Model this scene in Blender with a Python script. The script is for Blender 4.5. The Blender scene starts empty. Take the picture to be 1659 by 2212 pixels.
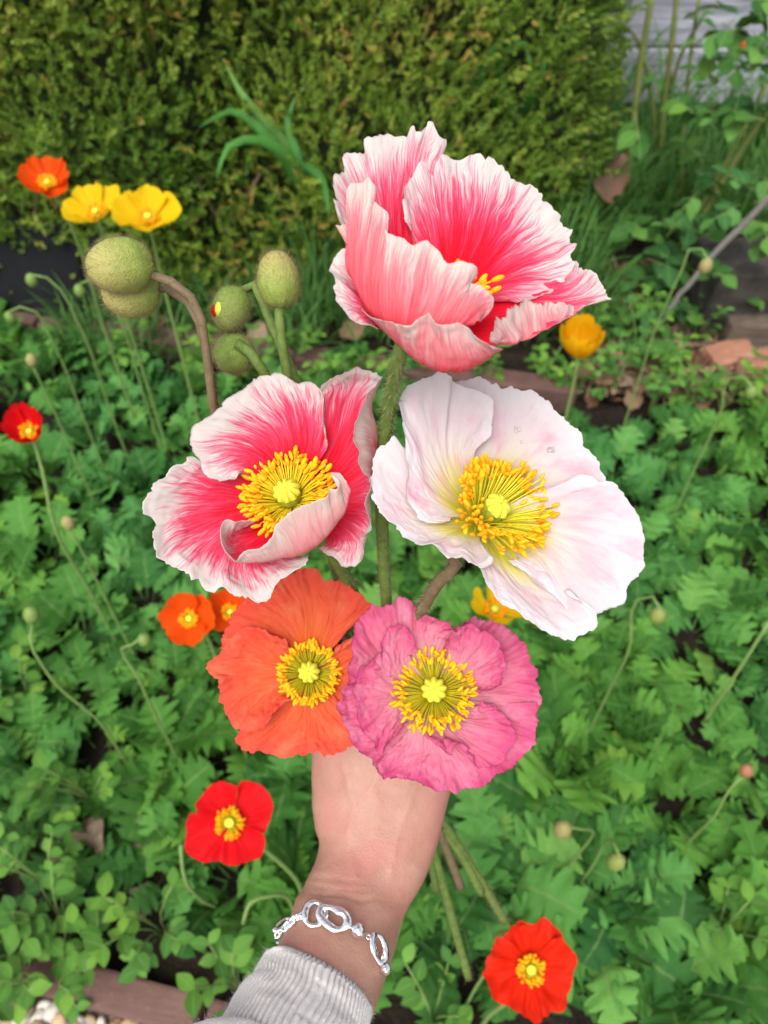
import bpy, math, random
import numpy as np
from mathutils import Vector, Matrix

random.seed(7)
rng = np.random.default_rng(11)
R = math.radians
scene = bpy.context.scene
col = scene.collection

# ------------------------------------------------------------------ camera, sky, sun, exposure
CAM_H, PITCH = 1.15, R(50)
W, H = 1659.0, 2212.0                       # measuring grid of the photograph
cam_d = bpy.data.cameras.new("camera")
cam = bpy.data.objects.new("camera", cam_d); col.objects.link(cam)
cam.location = (0, 0, CAM_H); cam.rotation_euler = (math.pi/2 - PITCH, 0, 0)
cam_d.sensor_fit = 'VERTICAL'; cam_d.sensor_height = 34.667; cam_d.lens = 26.0
cam_d.clip_start = 0.02; cam_d.clip_end = 200
cam_d.dof.use_dof = True; cam_d.dof.focus_distance = 0.285; cam_d.dof.aperture_fstop = 12.5
scene.camera = cam

SUN_EL, SUN_ROT = R(58), R(200)
world = bpy.data.worlds.new("World"); scene.world = world; world.use_nodes = True
wn = world.node_tree; wn.nodes.clear()
sky = wn.nodes.new("ShaderNodeTexSky"); sky.sky_type = 'NISHITA'; sky.sun_disc = False
sky.sun_elevation = SUN_EL; sky.sun_rotation = SUN_ROT; sky.air_density = 1.0; sky.dust_density = 3.0; sky.ozone_density = 1.0
hs = wn.nodes.new("ShaderNodeHueSaturation"); hs.inputs['Saturation'].default_value = 0.30
bg = wn.nodes.new("ShaderNodeBackground"); bg.inputs['Strength'].default_value = 0.135
wo = wn.nodes.new("ShaderNodeOutputWorld")
wn.links.new(sky.outputs[0], hs.inputs['Color']); wn.links.new(hs.outputs[0], bg.inputs[0]); wn.links.new(bg.outputs[0], wo.inputs[0])
sl = bpy.data.lights.new("sun", 'SUN'); sl.energy = 1.5; sl.angle = R(38); sl.color = (1.0, 0.96, 0.90)
so = bpy.data.objects.new("sun", sl); col.objects.link(so)
# direction towards the sun: behind and above the photographer
sd = Vector((math.sin(SUN_ROT)*math.cos(SUN_EL), math.cos(SUN_ROT)*math.cos(SUN_EL), math.sin(SUN_EL)))
so.rotation_euler = sd.to_track_quat('Z', 'Y').to_euler()
scene.view_settings.view_transform = 'Standard'; scene.view_settings.look = 'None'
scene.view_settings.gamma = 1.0; scene.view_settings.exposure = 1.02
scene.render.engine = 'CYCLES'
scene.cycles.use_denoising = True
scene.cycles.max_bounces = 8; scene.cycles.diffuse_bounces = 4; scene.cycles.glossy_bounces = 3
scene.cycles.transmission_bounces = 6; scene.cycles.transparent_max_bounces = 6

FW = np.array([0, math.cos(PITCH), -math.sin(PITCH)]); UP = np.array([0, math.sin(PITCH), math.cos(PITCH)]); RT = np.array([1., 0, 0])
C0 = np.array([0, 0, CAM_H])
def P(px, py, d):
    """a point d metres deep seen at (px, py)"""
    px, py, d = np.asarray(px, float), np.asarray(py, float), np.asarray(d, float)
    x = (px - W/2)/W*d; y = -(py - H/2)/W*d
    return C0 + d[..., None]*FW + x[..., None]*RT + y[..., None]*UP
def P1(px, py, d): return P(np.array(px), np.array(py), np.array(d))
def G(px, py, h=0.0):
    """where the line of sight meets the height h"""
    v = FW + (px - W/2)/W*RT - (py - H/2)/W*UP
    t = (h - CAM_H)/v[2]
    return C0 + t*v

# ------------------------------------------------------------------ numeric helpers
def _h(ix, iy, s):
    n = (ix.astype(np.int64)*374761393 + iy.astype(np.int64)*668265263 + int(s)*1274126177) & 0x7fffffff
    n = ((n ^ (n >> 13))*1274126177) & 0x7fffffff
    return ((n ^ (n >> 16)) & 0xffff)/65535.0
def vnoise(x, y, s=0):
    x, y = np.broadcast_arrays(np.asarray(x, float), np.asarray(y, float))
    x0, y0 = np.floor(x), np.floor(y); fx, fy = x-x0, y-y0
    fx = fx*fx*(3-2*fx); fy = fy*fy*(3-2*fy)
    a = _h(x0, y0, s)*(1-fx) + _h(x0+1, y0, s)*fx
    b = _h(x0, y0+1, s)*(1-fx) + _h(x0+1, y0+1, s)*fx
    return (a*(1-fy) + b*fy)*2 - 1
def fnoise(x, y, s=0, o=4, g=0.5):
    r = 0; a = 1.0; f = 1.0
    for k in range(o):
        r = r + a*vnoise(np.asarray(x)*f, np.asarray(y)*f, s+17*k); a *= g; f *= 2.03
    return r
def spline(pts, t):
    """Catmull-Rom through pts (k, ...) at parameters t in [0,1], chord-length spaced"""
    pts = np.asarray(pts, float); k = len(pts)
    if k == 1: return np.repeat(pts, len(t), 0)
    flat = pts.reshape(k, -1)
    ch = np.r_[0, np.cumsum(np.linalg.norm(np.diff(flat, axis=0), axis=1)+1e-9)]; ch /= ch[-1]
    return hermite(pts, ch, t)
def hermite(pts, ch, t):
    k = len(pts); pts = np.asarray(pts, float)
    sh = (-1,) + (1,)*(pts.ndim-1)
    m = np.empty_like(pts)
    d = np.diff(pts, axis=0)/np.diff(ch).reshape(sh)
    m[0], m[-1] = d[0], d[-1]
    if k > 2: 
        h0, h1 = np.diff(ch)[:-1].reshape(sh), np.diff(ch)[1:].reshape(sh)
        m[1:-1] = (d[:-1]*h1 + d[1:]*h0)/(h0+h1)
    i = np.clip(np.searchsorted(ch, t, 'right')-1, 0, k-2)
    h = (ch[i+1]-ch[i]).reshape(sh); s = ((t-ch[i])/(ch[i+1]-ch[i])).reshape(sh)
    return (2*s**3-3*s**2+1)*pts[i] + (s**3-2*s**2+s)*h*m[i] + (-2*s**3+3*s**2)*pts[i+1] + (s**3-s**2)*h*m[i+1]
def grid_faces(nv, nu, off=0, flip=False, wrap=False):
    i = np.arange(nv-1)[:, None]*nu; j = np.arange(nu if wrap else nu-1)[None, :]; j2 = (j+1) % nu
    q = np.stack([i+j, i+j2, i+nu+j2, i+nu+j], -1).reshape(-1, 4) + off
    return q[:, ::-1] if flip else q
def grid_normals(g):
    du = np.gradient(g, axis=1); dv = np.gradient(g, axis=0)
    n = np.cross(du, dv); return n/(np.linalg.norm(n, axis=-1, keepdims=True)+1e-12)

class MB:
    """collects vertices and faces for ONE mesh"""
    def __init__(s): s.v, s.f, s.m, s.n, s.uv = [], [], [], 0, {}
    def add(s, v, f, mat=0, uv=None):
        v = np.asarray(v, float).reshape(-1, 3); f = np.asarray(f, int)
        s.v.append(v); s.f.append(f + s.n); s.m.append(np.full(len(f), mat))
        if uv is not None: s.uv[len(s.v)-1] = np.asarray(uv, float).reshape(-1, 2)
        s.n += len(v); return s
    def tube(s, pts, rad, k=8, mat=0, cap=True, squash=1.0):
        pts = np.asarray(pts, float); n = len(pts); rad = np.broadcast_to(np.asarray(rad, float), (n,))
        t = np.gradient(pts, axis=0); t /= np.linalg.norm(t, axis=1, keepdims=True)+1e-12
        a = np.array([0.31, 0.22, 0.92]); 
        if abs(t[0] @ a) > .9: a = np.array([1., 0, 0])
        rings = []; nrm = a
        for i in range(n):
            nrm = nrm - t[i]*(nrm @ t[i]); nrm /= np.linalg.norm(nrm)+1e-12; b = np.cross(t[i], nrm)
            th = np.arange(k)*2*math.pi/k
            rings.append(pts[i] + rad[i]*(np.cos(th)[:, None]*nrm + squash*np.sin(th)[:, None]*b))
        g = np.array(rings)
        f = grid_faces(n, k, wrap=True)
        s.add(g, f, mat)
        if cap:
            c0 = s.n
            s.add([pts[0], pts[-1]], np.zeros((0, 4), int), mat)
            base = c0 - n*k; fs = []
            for j in range(k):
                fs.append([c0, base+(j+1) % k, base+j, c0]); fs.append([c0+1, base+(n-1)*k+j, base+(n-1)*k+(j+1) % k, c0+1])
            s.f.append(np.array(fs)); s.m.append(np.full(len(fs), mat))
        return s
    def ellipsoid(s, c, ax, mat=0, k=10, l=7, prof=None):
        """ax: 3x3 rows = semi axes, the last row is the long axis"""
        ax = np.asarray(ax, float); ph = np.linspace(0, math.pi, l); th = np.arange(k)*2*math.pi/k
        g = []
        for p in ph:
            r = math.sin(p) if prof is None else prof(p)
            g.append(np.asarray(c) + (r*np.cos(th))[:, None]*ax[0] + (r*np.sin(th))[:, None]*ax[1] - math.cos(p)*ax[2])
        s.add(np.array(g), grid_faces(l, k, wrap=True), mat); return s
    def mesh(s, name, mats, smooth=True):
        me = bpy.data.meshes.new(name); v = np.concatenate(s.v)
        faces = []
        for f in s.f:
            for q in f.tolist():
                if len(q) == 4:
                    r = []
                    for x in q:
                        if x not in r: r.append(x)
                    q = r
                faces.append(q)
        me.from_pydata(v.tolist(), [], faces)
        for m in (mats if isinstance(mats, (list, tuple)) else [mats]): me.materials.append(m)
        mi = np.concatenate(s.m)
        if len(mi) == len(me.polygons): me.polygons.foreach_set("material_index", mi.astype(np.int32))
        if smooth: me.polygons.foreach_set("use_smooth", np.ones(len(me.polygons), bool))
        if s.uv:
            alluv = np.zeros((len(v), 2)); o = 0
            for i, vv in enumerate(s.v):
                if i in s.uv: alluv[o:o+len(vv)] = s.uv[i]
                o += len(vv)
            lay = me.uv_layers.new(name="UVMap"); li = np.empty(len(me.loops), np.int32); me.loops.foreach_get("vertex_index", li)
            lay.data.foreach_set("uv", alluv[li].ravel())
        me.update(); return me
    def obj(s, name, mats, parent=None, smooth=True, **kw): return link(name, s.mesh(name, mats, smooth), parent, **kw)

def link(name, data, parent=None, label=None, cat=None, group=None, kind=None):
    o = bpy.data.objects.new(name, data); col.objects.link(o)
    if parent is not None:
        o.parent = parent; o.matrix_parent_inverse = parent.matrix_basis.inverted()
    if label: o['label'] = label
    if cat: o['category'] = cat
    if group: o['group'] = group
    if kind: o['kind'] = kind
    return o
def thing(name, loc, label, cat, group=None):
    o = link(name, None, None, label, cat, group); o.location = tuple(loc); o.empty_display_size = .02
    return o
def place(name, me, parent, loc, rot=None, scale=1.0, mat3=None, **kw):
    """a shared mesh set at a world position under its thing (whose rotation is none)"""
    o = bpy.data.objects.new(name, me); col.objects.link(o)
    M = (mat3 if mat3 is not None else (rot or Matrix.Identity(3))).to_4x4()
    sc = Matrix.Diagonal((scale, scale, scale, 1)) if not hasattr(scale, '__len__') else Matrix.Diagonal((*scale, 1))
    M = Matrix.Translation(Vector(tuple(loc))) @ M @ sc
    if parent is not None:
        o.parent = parent; o.matrix_parent_inverse = parent.matrix_basis.inverted()
    o.matrix_basis = M
    for k, v in kw.items(): o[k] = v
    return o

# ------------------------------------------------------------------ materials
class NT:
    def __init__(s, name):
        s.mat = bpy.data.materials.new(name); s.mat.use_nodes = True; s.t = s.mat.node_tree; s.t.nodes.clear()
        s.out = s.N("ShaderNodeOutputMaterial")
    def N(s, t): return s.t.nodes.new(t)
    def L(s, a, b): s.t.links.new(a, b)
    def set(s, sock, v):
        if hasattr(v, 'node'): s.L(v, sock)
        elif hasattr(v, '__len__') and len(v) == 3 and sock.type == 'RGBA': sock.default_value = (*v, 1)
        else: sock.default_value = v
    def math(s, op, a, b=0.0, c=None, clamp=False):
        n = s.N("ShaderNodeMath"); n.operation = op; n.use_clamp = clamp; s.set(n.inputs[0], a); s.set(n.inputs[1], b)
        if c is not None: s.set(n.inputs[2], c)
        return n.outputs[0]
    def mix(s, f, a, b, mode='MIX'):
        n = s.N("ShaderNodeMix"); n.data_type = 'RGBA'; n.blend_type = mode
        s.set(n.inputs[0], f); s.set(n.inputs[6], a); s.set(n.inputs[7], b); return n.outputs[2]
    def noise(s, vec, scale=1.0, detail=3.0, rough=.5, dist=0.0):
        n = s.N("ShaderNodeTexNoise"); s.set(n.inputs['Vector'], vec) if vec is not None else None
        s.set(n.inputs['Scale'], scale); s.set(n.inputs['Detail'], detail); s.set(n.inputs['Roughness'], rough); s.set(n.inputs['Distortion'], dist)
        return n.outputs[0]
    def ramp(s, f, stops, interp='LINEAR'):
        n = s.N("ShaderNodeValToRGB"); s.set(n.inputs[0], f); e = n.color_ramp.elements; n.color_ramp.interpolation = interp
        while len(e) < len(stops): e.new(0.5)
        for el, (p, c) in zip(e, stops): el.position = p; el.color = (*c, 1) if len(c) == 3 else c
        return n.outputs[0]
    def coord(s, which): return s.N("ShaderNodeTexCoord").outputs[which]
    def sep(s, v):
        n = s.N("ShaderNodeSeparateXYZ"); s.set(n.inputs[0], v); return n.outputs
    def comb(s, x, y, z):
        n = s.N("ShaderNodeCombineXYZ")
        for i, q in enumerate((x, y, z)): s.set(n.inputs[i], q)
        return n.outputs[0]
    def bump(s, h, strength=.3, dist=.001):
        n = s.N("ShaderNodeBump"); s.set(n.inputs['Height'], h); n.inputs['Strength'].default_value = strength; n.inputs['Distance'].default_value = dist
        return n.outputs[0]
    def rnd(s): return s.N("ShaderNodeObjectInfo").outputs['Random']
    def surf(s, color, rough=.6, spec=.3, normal=None, trans=0.0, tcol=None, metal=0.0, sss=0.0, sheen=0.0, coat=0.0):
        p = s.N("ShaderNodeBsdfPrincipled"); s.set(p.inputs['Base Color'], color); s.set(p.inputs['Roughness'], rough)
        p.inputs['Specular IOR Level'].default_value = spec; p.inputs['Metallic'].default_value = metal
        if sss: p.inputs['Subsurface Weight'].default_value = sss; p.inputs['Subsurface Radius'].default_value = (.01, .004, .002); p.inputs['Subsurface Scale'].default_value = .6
        if sheen: p.inputs['Sheen Weight'].default_value = sheen; p.inputs['Sheen Roughness'].default_value = .4
        if coat: p.inputs['Coat Weight'].default_value = coat
        if normal is not None: s.L(normal, p.inputs['Normal'])
        o = p.outputs[0]
        if trans:
            t = s.N("ShaderNodeBsdfTranslucent"); s.set(t.inputs['Color'], tcol if tcol is not None else color)
            if normal is not None: s.L(normal, t.inputs['Normal'])
            m = s.N("ShaderNodeMixShader"); m.inputs[0].default_value = trans; s.L(o, m.inputs[1]); s.L(t.outputs[0], m.inputs[2]); o = m.outputs[0]
        s.L(o, s.out.inputs[0]); return s.mat

def petal_mat(name, stops, streak=.5, fine=.25, kx=2.0, ky=.9, trans=.32, blotch=0.0, blotch_col=None, bump=.5):
    stops = [(p, tuple(.82*q for q in c)) for p, c in stops]
    if blotch_col is not None: blotch_col = tuple(.82*q for q in blotch_col)
    n = NT(name); uv = n.sep(n.coord('UV')); r = n.rnd()
    x, v = uv[0], uv[1]
    z = n.math('MULTIPLY', r, 37.0)
    # streaks wander sideways a little on their way to the rim
    wob = n.noise(n.comb(n.math('MULTIPLY', x, .7), n.math('MULTIPLY', v, 3.0), z), 1.0, 2)
    xw = n.math('ADD', x, n.math('MULTIPLY', wob, .8))
    a = n.noise(n.comb(n.math('MULTIPLY', xw, kx), n.math('MULTIPLY', v, ky), z), 1.0, 7, .66)
    b = n.noise(n.comb(n.math('MULTIPLY', xw, kx*5), n.math('MULTIPLY', v, ky*2.5), z), 1.0, 3, .6)
    t = n.math('ADD', v, n.math('MULTIPLY', n.math('SUBTRACT', a, .5), streak*2))
    t = n.math('ADD', t, n.math('MULTIPLY', n.math('SUBTRACT', b, .5), fine*2))
    lf = n.noise(n.comb(n.math('MULTIPLY', x, .55), n.math('MULTIPLY', v, 1.6), n.math('ADD', z, 5.0)), 1.0, 2)
    t = n.math('ADD', t, n.math('MULTIPLY', n.math('SUBTRACT', lf, .5), streak*.9))
    c = n.ramp(t, stops)
    if blotch_col is not None:
        q = n.noise(n.comb(n.math('MULTIPLY', x, .8), n.math('MULTIPLY', v, 3), n.math('ADD', z, 9.0)), 1.0, 4, .6)
        q = n.ramp(q, [(.50, (0, 0, 0)), (.72, (1, 1, 1))])
        c = n.mix(n.math('MULTIPLY', q, blotch), c, blotch_col)
    hgt = n.math('ADD', n.math('MULTIPLY', b, .6), n.noise(n.comb(n.math('MULTIPLY', xw, kx*2.2), n.math('MULTIPLY', v, 2.2), z), 1.0, 4, .65))
    nb = n.bump(hgt, bump, .0012)
    return n.surf(c, .6, .10, nb, trans)

RED, RED2, PK, PALE, WHT = (.95, .004, .010), (.96, .016, .055), (.95, .10, .22), (.90, .44, .53), (.88, .82, .79)
M = {}
M['candy_in'] = petal_mat('candy_petal_inside', [(.0, (.55, .40, .02)), (.10, RED), (.40, RED2), (.66, PK), (.80, PALE), (.90, WHT)], .33, .34, 3.2, 2.4, bump=.12, trans=.5)
M['candy_deep'] = petal_mat('candy_bowl_inside', [(.0, RED), (.50, RED2), (.72, PK), (.86, PALE), (.95, WHT)], .33, .34, 3.2, 2.4, bump=.12, trans=.5)
M['candy_out'] = petal_mat('candy_petal_outside', [(.0, (.88, .04, .06)), (.45, (.92, .17, .20)), (.74, (.90, .38, .40)), (1.0, (.87, .78, .71))], .22, .26, 3.0, 2.0, bump=.12, trans=.5)
M['candy_deep_out'] = petal_mat('candy_bowl_outside', [(.0, (.90, .03, .05)), (.52, (.93, .12, .16)), (.80, (.92, .33, .37)), (1.0, (.88, .77, .70))], .26, .26, 3.0, 2.0, bump=.12, trans=.5)
M['white_in'] = petal_mat('white_petal_inside', [(.0, (.52, .52, .01)), (.26, (.72, .72, .04)), (.37, (.90, .83, .32)), (.52, (.92, .86, .78)), (.75, (.91, .80, .83)), (1.0, (.93, .90, .91))], .12, .14, 1.8, .8, bump=.12, blotch=.60, blotch_col=(.88, .50, .62), trans=.5)
M['white_out'] = petal_mat('white_petal_outside', [(.0, (.74, .60, .42)), (.3, (.80, .66, .62)), (.7, (.80, .58, .62)), (1.0, (.84, .80, .80))], .2, .18, 1.5, .7, bump=.25, blotch=.6, blotch_col=(.78, .26, .38))
M['orange_in'] = petal_mat('orange_petal_inside', [(.0, (.50, .33, .01)), (.15, (.95, .22, .03)), (.40, (.98, .20, .075)), (.72, (.98, .165, .075)), (1.0, (.98, .135, .085))], .18, .10, 1.2, .8, blotch=.55, blotch_col=(.98, .34, .17), trans=.5)
M['orange_out'] = M['orange_in']
M['pink_in'] = petal_mat('pink_petal_inside', [(.0, (.46, .45, .01)), (.16, (.66, .48, .14)), (.30, (.92, .52, .52)), (.55, (.96, .36, .49)), (.80, (.95, .25, .41)), (1.0, (.82, .12, .31))], .2, .16, 1.6, .8, blotch=.5, blotch_col=(.96, .56, .68), trans=.5)
M['pink_out'] = petal_mat('pink_petal_outside', [(.0, (.70, .40, .25)), (.3, (.80, .26, .36)), (.8, (.76, .16, .30)), (1.0, (.64, .09, .24))], .2, .16, 1.6, .8)
def simple_petal(name, a, b, c):
    return petal_mat(name, [(.0, c), (.22, a), (.7, a), (1.0, b)], .12, .08, 1.0, .8, trans=.34, bump=.6)
M['bg_red'] = simple_petal('red_petal', (.78, .006, .010), (.80, .012, .018), (.60, .01, .005))
M['bg_scarlet'] = simple_petal('scarlet_petal', (.82, .022, .004), (.82, .030, .010), (.80, .12, .01))
M['bg_orange'] = simple_petal('bright_orange_petal', (.86, .085, .004), (.86, .10, .006), (.86, .30, .01))
M['bg_yellow'] = simple_petal('yellow_petal', (.88, .55, .006), (.88, .60, .010), (.60, .50, .01))
M['bg_gold'] = simple_petal('golden_petal', (.88, .42, .004), (.88, .50, .006), (.86, .36, .004))

def anther_mat():
    n = NT('anther_yellow'); c = n.mix(n.rnd(), (.84, .31, .003), (.88, .43, .008))
    return n.surf(c, .7, .2, n.bump(n.noise(n.coord('Object'), 900, 2), .5, .0003))
M['anther'] = anther_mat()
def plain(name, col_, rough=.6, spec=.3, var=.25, scale=200., trans=0., **kw):
    n = NT(name); q = n.noise(n.coord('Object'), scale, 4, .6)
    dark = tuple(c*(1-var) for c in col_); lite = tuple(min(1, c*(1+var)) for c in col_)
    c = n.mix(q, dark, lite)
    return n.surf(c, rough, spec, n.bump(q, .3, .0006), trans, **kw)
M['filament_green'] = plain('filament_green', (.80, .64, .02), .5, trans=.3)
M['filament_yellow'] = plain('filament_yellow', (.84, .74, .04), .5, trans=.3)
M['filament_olive'] = plain('filament_olive', (.52, .43, .012), .5, trans=.3)
M['ovary'] = plain('ovary_green', (.30, .32, .02), .6, scale=600)
M['ovary_hair'] = plain('ovary_hair', (.03, .032, .012), .6)
M['stigma'] = plain('stigma_yellow', (.56, .56, .045), .8, scale=900, var=.15)
def stem_mat(name, a, b):
    n = NT(name); q = n.noise(n.coord('Object'), 260, 5, .65); c = n.ramp(q, [(.3, a), (.7, b)])
    return n.surf(c, .6, .25, n.bump(q, .5, .0006), 0, sss=0)
M['stem'] = stem_mat('stem_green', (.070, .115, .022), (.14, .21, .045))
M['stem_brown'] = stem_mat('stem_brown', (.115, .075, .045), (.175, .135, .07))
M['stem_bg'] = stem_mat('stem_pale_green', (.11, .19, .045), (.18, .27, .08))
M['hair_stem'] = plain('stem_bristle', (.20, .17, .09), .6)
M['hair_bud'] = plain('bud_bristle', (.20, .155, .075), .6)
def bud_mat(name, a, b, tip):
    n = NT(name); g = n.coord('Generated'); q = n.noise(n.coord('Object'), 420, 5, .7); z = n.sep(g)[2]
    c = n.ramp(q, [(.3, a), (.7, b)]); c = n.mix(n.ramp(z, [(.35, (0, 0, 0)), (.9, (1, 1, 1))]), c, tip)
    return n.surf(c, .65, .25, n.bump(n.math('ADD', q, n.noise(n.coord('Object'), 1500, 2)), .6, .0008))
M['bud'] = bud_mat('bud_olive', (.17, .23, .04), (.27, .34, .07), (.34, .31, .10))
M['bud_green'] = bud_mat('bud_green', (.12, .19, .03), (.21, .29, .06), (.20, .23, .06))
M['bud_bg'] = plain('small_bud_green', (.14, .22, .05), .6)
M['bud_tan'] = plain('small_bud_tan', (.24, .22, .08), .7)

def leaf_mat(name, stops, rough=.45, trans=.22, vein=True):
    n = NT(name); r = n.rnd(); q = n.noise(n.coord('Object'), 38, 4, .6)
    f = n.math('ADD', n.math('MULTIPLY', r, .75), n.math('MULTIPLY', q, .32))
    c = n.ramp(f, stops)
    lo = n.N('ShaderNodeObjectInfo').outputs['Location']
    c = n.mix(n.ramp(n.noise(lo, 3.0, 2), [(.42, (0, 0, 0)), (.62, (.6, .6, .6))]), c, n.mix(1.0, c, (.66, .92, 1.9), 'MULTIPLY'))
    uv = n.sep(n.coord('UV'))
    if vein:
        mid = n.ramp(n.math('ABSOLUTE', uv[0]), [(.02, (1, 1, 1)), (.09, (0, 0, 0))])
        c = n.mix(n.math('MULTIPLY', mid, .5), c, (.20, .32, .10))
    nb = n.bump(n.math('ADD', q, n.noise(n.coord('Object'), 160, 3)), .4, .003)
    tc = n.mix(.5, c, (.22, .34, .02))
    return n.surf(c, rough+.12, .16, nb, trans, tc)
M['leaf'] = leaf_mat('poppy_leaf', [(.10, (.024, .088, .014)), (.35, (.050, .160, .022)), (.62, (.082, .232, .034)), (.85, (.130, .315, .046)), (.97, (.23, .37, .05))], .42, .30)
M['weed'] = leaf_mat('weed_leaf', [(.2, (.05, .14, .018)), (.6, (.10, .23, .026)), (.9, (.18, .34, .04))])
M['rose_leaf'] = leaf_mat('rose_leaf', [(.2, (.030, .10, .018)), (.6, (.065, .17, .025)), (.95, (.13, .27, .04))], .4)
M['grass'] = leaf_mat('grass_blade', [(.1, (.020, .070, .014)), (.5, (.045, .135, .022)), (.9, (.10, .20, .035))], .5)
M['strap'] = leaf_mat('strap_blade', [(.2, (.045, .16, .025)), (.6, (.08, .24, .035)), (.95, (.20, .28, .06))], .4)

# ------------------------------------------------------------------ the setting: ground, gravel, edging
def soil_mat():
    n = NT('dark_soil'); p = n.coord('Object'); q = n.noise(p, 22, 8, .7); w = n.noise(p, 130, 4, .6)
    c = n.ramp(q, [(.3, (.012, .009, .007)), (.55, (.030, .021, .015)), (.75, (.060, .043, .030))])
    return n.surf(c, .9, .15, n.bump(n.math('ADD', q, w), .9, .02))
M['soil'] = soil_mat()
# near edge of the bed (top, towards the bed) and far edge, from two points each
nA, nB = G(205, 2086, .045), G(400, 2139, .045)
ndir = (nB-nA)[:2]/np.linalg.norm((nB-nA)[:2]); nnorm = np.array([-ndir[1], ndir[0]])   # into the bed
if nnorm[1] < 0: nnorm = -nnorm
fA, fB = G(20, 690, .06), G(700, 778, .06)
fdir = (fB-fA)[:2]/np.linalg.norm((fB-fA)[:2]); fnorm = np.array([-fdir[1], fdir[0]])
if fnorm[1] < 0: fnorm = -fnorm
PW = float(-((G(190, 2179, .045)-nA)[:2] @ nnorm))                          # width of the near pavers
def in_bed(x, y, m=0.0):
    p = np.array([x, y]); return (p-nA[:2]) @ nnorm > m and (p-fA[:2]) @ fnorm < -m

xs = np.r_[np.linspace(-40, -2.2, 8), np.linspace(-2, 2.4, 120), np.linspace(2.6, 40, 8)]
ys = np.r_[np.linspace(-20, -.6, 6), np.linspace(-.5, 3.6, 120), np.linspace(3.8, 60, 8)]
X, Y = np.meshgrid(xs, ys)
Zg = .014*fnoise(X*7, Y*7, 3) + .005*fnoise(X*31, Y*31, 8)
d_in = (X-nA[0])*nnorm[0] + (Y-nA[1])*nnorm[1]
Zg = np.where(d_in < -.02, -.03, Zg)
g = MB().add(np.stack([X, Y, Zg], -1), grid_faces(len(ys), len(xs))).obj('ground', M['soil'], kind='structure', smooth=True)

def gravel_mat():
    n = NT('gravel_bed'); q = n.noise(n.coord('Object'), 90, 5, .7)
    return n.surf(n.ramp(q, [(.3, (.10, .075, .05)), (.6, (.30, .24, .17)), (.8, (.45, .42, .38))]), .85, .2, n.bump(q, .8, .01))
def quad_strip(name, a, b, w0, w1, z, mat, **kw):
    p = [np.r_[a[:2]+nnorm*w0, z], np.r_[b[:2]+nnorm*w0, z], np.r_[b[:2]+nnorm*w1, z], np.r_[a[:2]+nnorm*w1, z]]
    return MB().add(p, [[0, 1, 2, 3]]).obj(name, mat, smooth=False, **kw)
pathobj = quad_strip('gravel_path', nA - np.r_[ndir*6, 0], nA + np.r_[ndir*6, 0], -3.0, -PW+.004, .026, gravel_mat(), kind='structure')
def pebble_mat():
    n = NT('pebble'); r = n.rnd(); q = n.noise(n.coord('Object'), 3.0, 4, .6)
    c = n.ramp(r, [(.0, (.62, .58, .52)), (.25, (.46, .33, .20)), (.42, (.30, .33, .36)), (.55, (.58, .40, .22)), (.7, (.70, .67, .62)), (.85, (.36, .20, .11)), (1., (.52, .44, .33))], 'CONSTANT')
    c = n.mix(n.math('MULTIPLY', q, .5), c, (.25, .19, .13)); return n.surf(c, .5, .4, n.bump(q, .3, .1))
pm = pebble_mat(); pebs = []
for k in range(7):
    th = np.arange(9)*2*math.pi/9; ph = np.linspace(0, math.pi, 6); gg = []
    for p in ph:
        for t in th:
            v = np.array([math.sin(p)*math.cos(t), math.sin(p)*math.sin(t), math.cos(p)])
            rr = 1 + .33*vnoise(v[0]*1.4+k*5, v[1]*1.4+v[2]*1.1, k); gg.append(v*rr*np.array([1, .78, .58]))
    pebs.append(MB().add(np.array(gg), grid_faces(6, 9, wrap=True)).mesh('pebble', pm))
cnt = 0
for k in range(2600):
    px, py = random.uniform(-60, 420), random.uniform(2080, 2330)
    q = G(px, py, .03)
    if (q[:2]-nA[:2]) @ nnorm > -PW-.006: continue
    if cnt >= 290: break
    s = random.choice([.006, .008, .009, .011, .014])
    place('pebble', random.choice(pebs), pathobj, (q[0], q[1], .026+s*.5+random.uniform(0, .006)), Matrix.Rotation(random.uniform(0, 6.3), 3, 'Z') @ Matrix.Rotation(random.uniform(-.4, .4), 3, 'X'), s); cnt += 1

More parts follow.
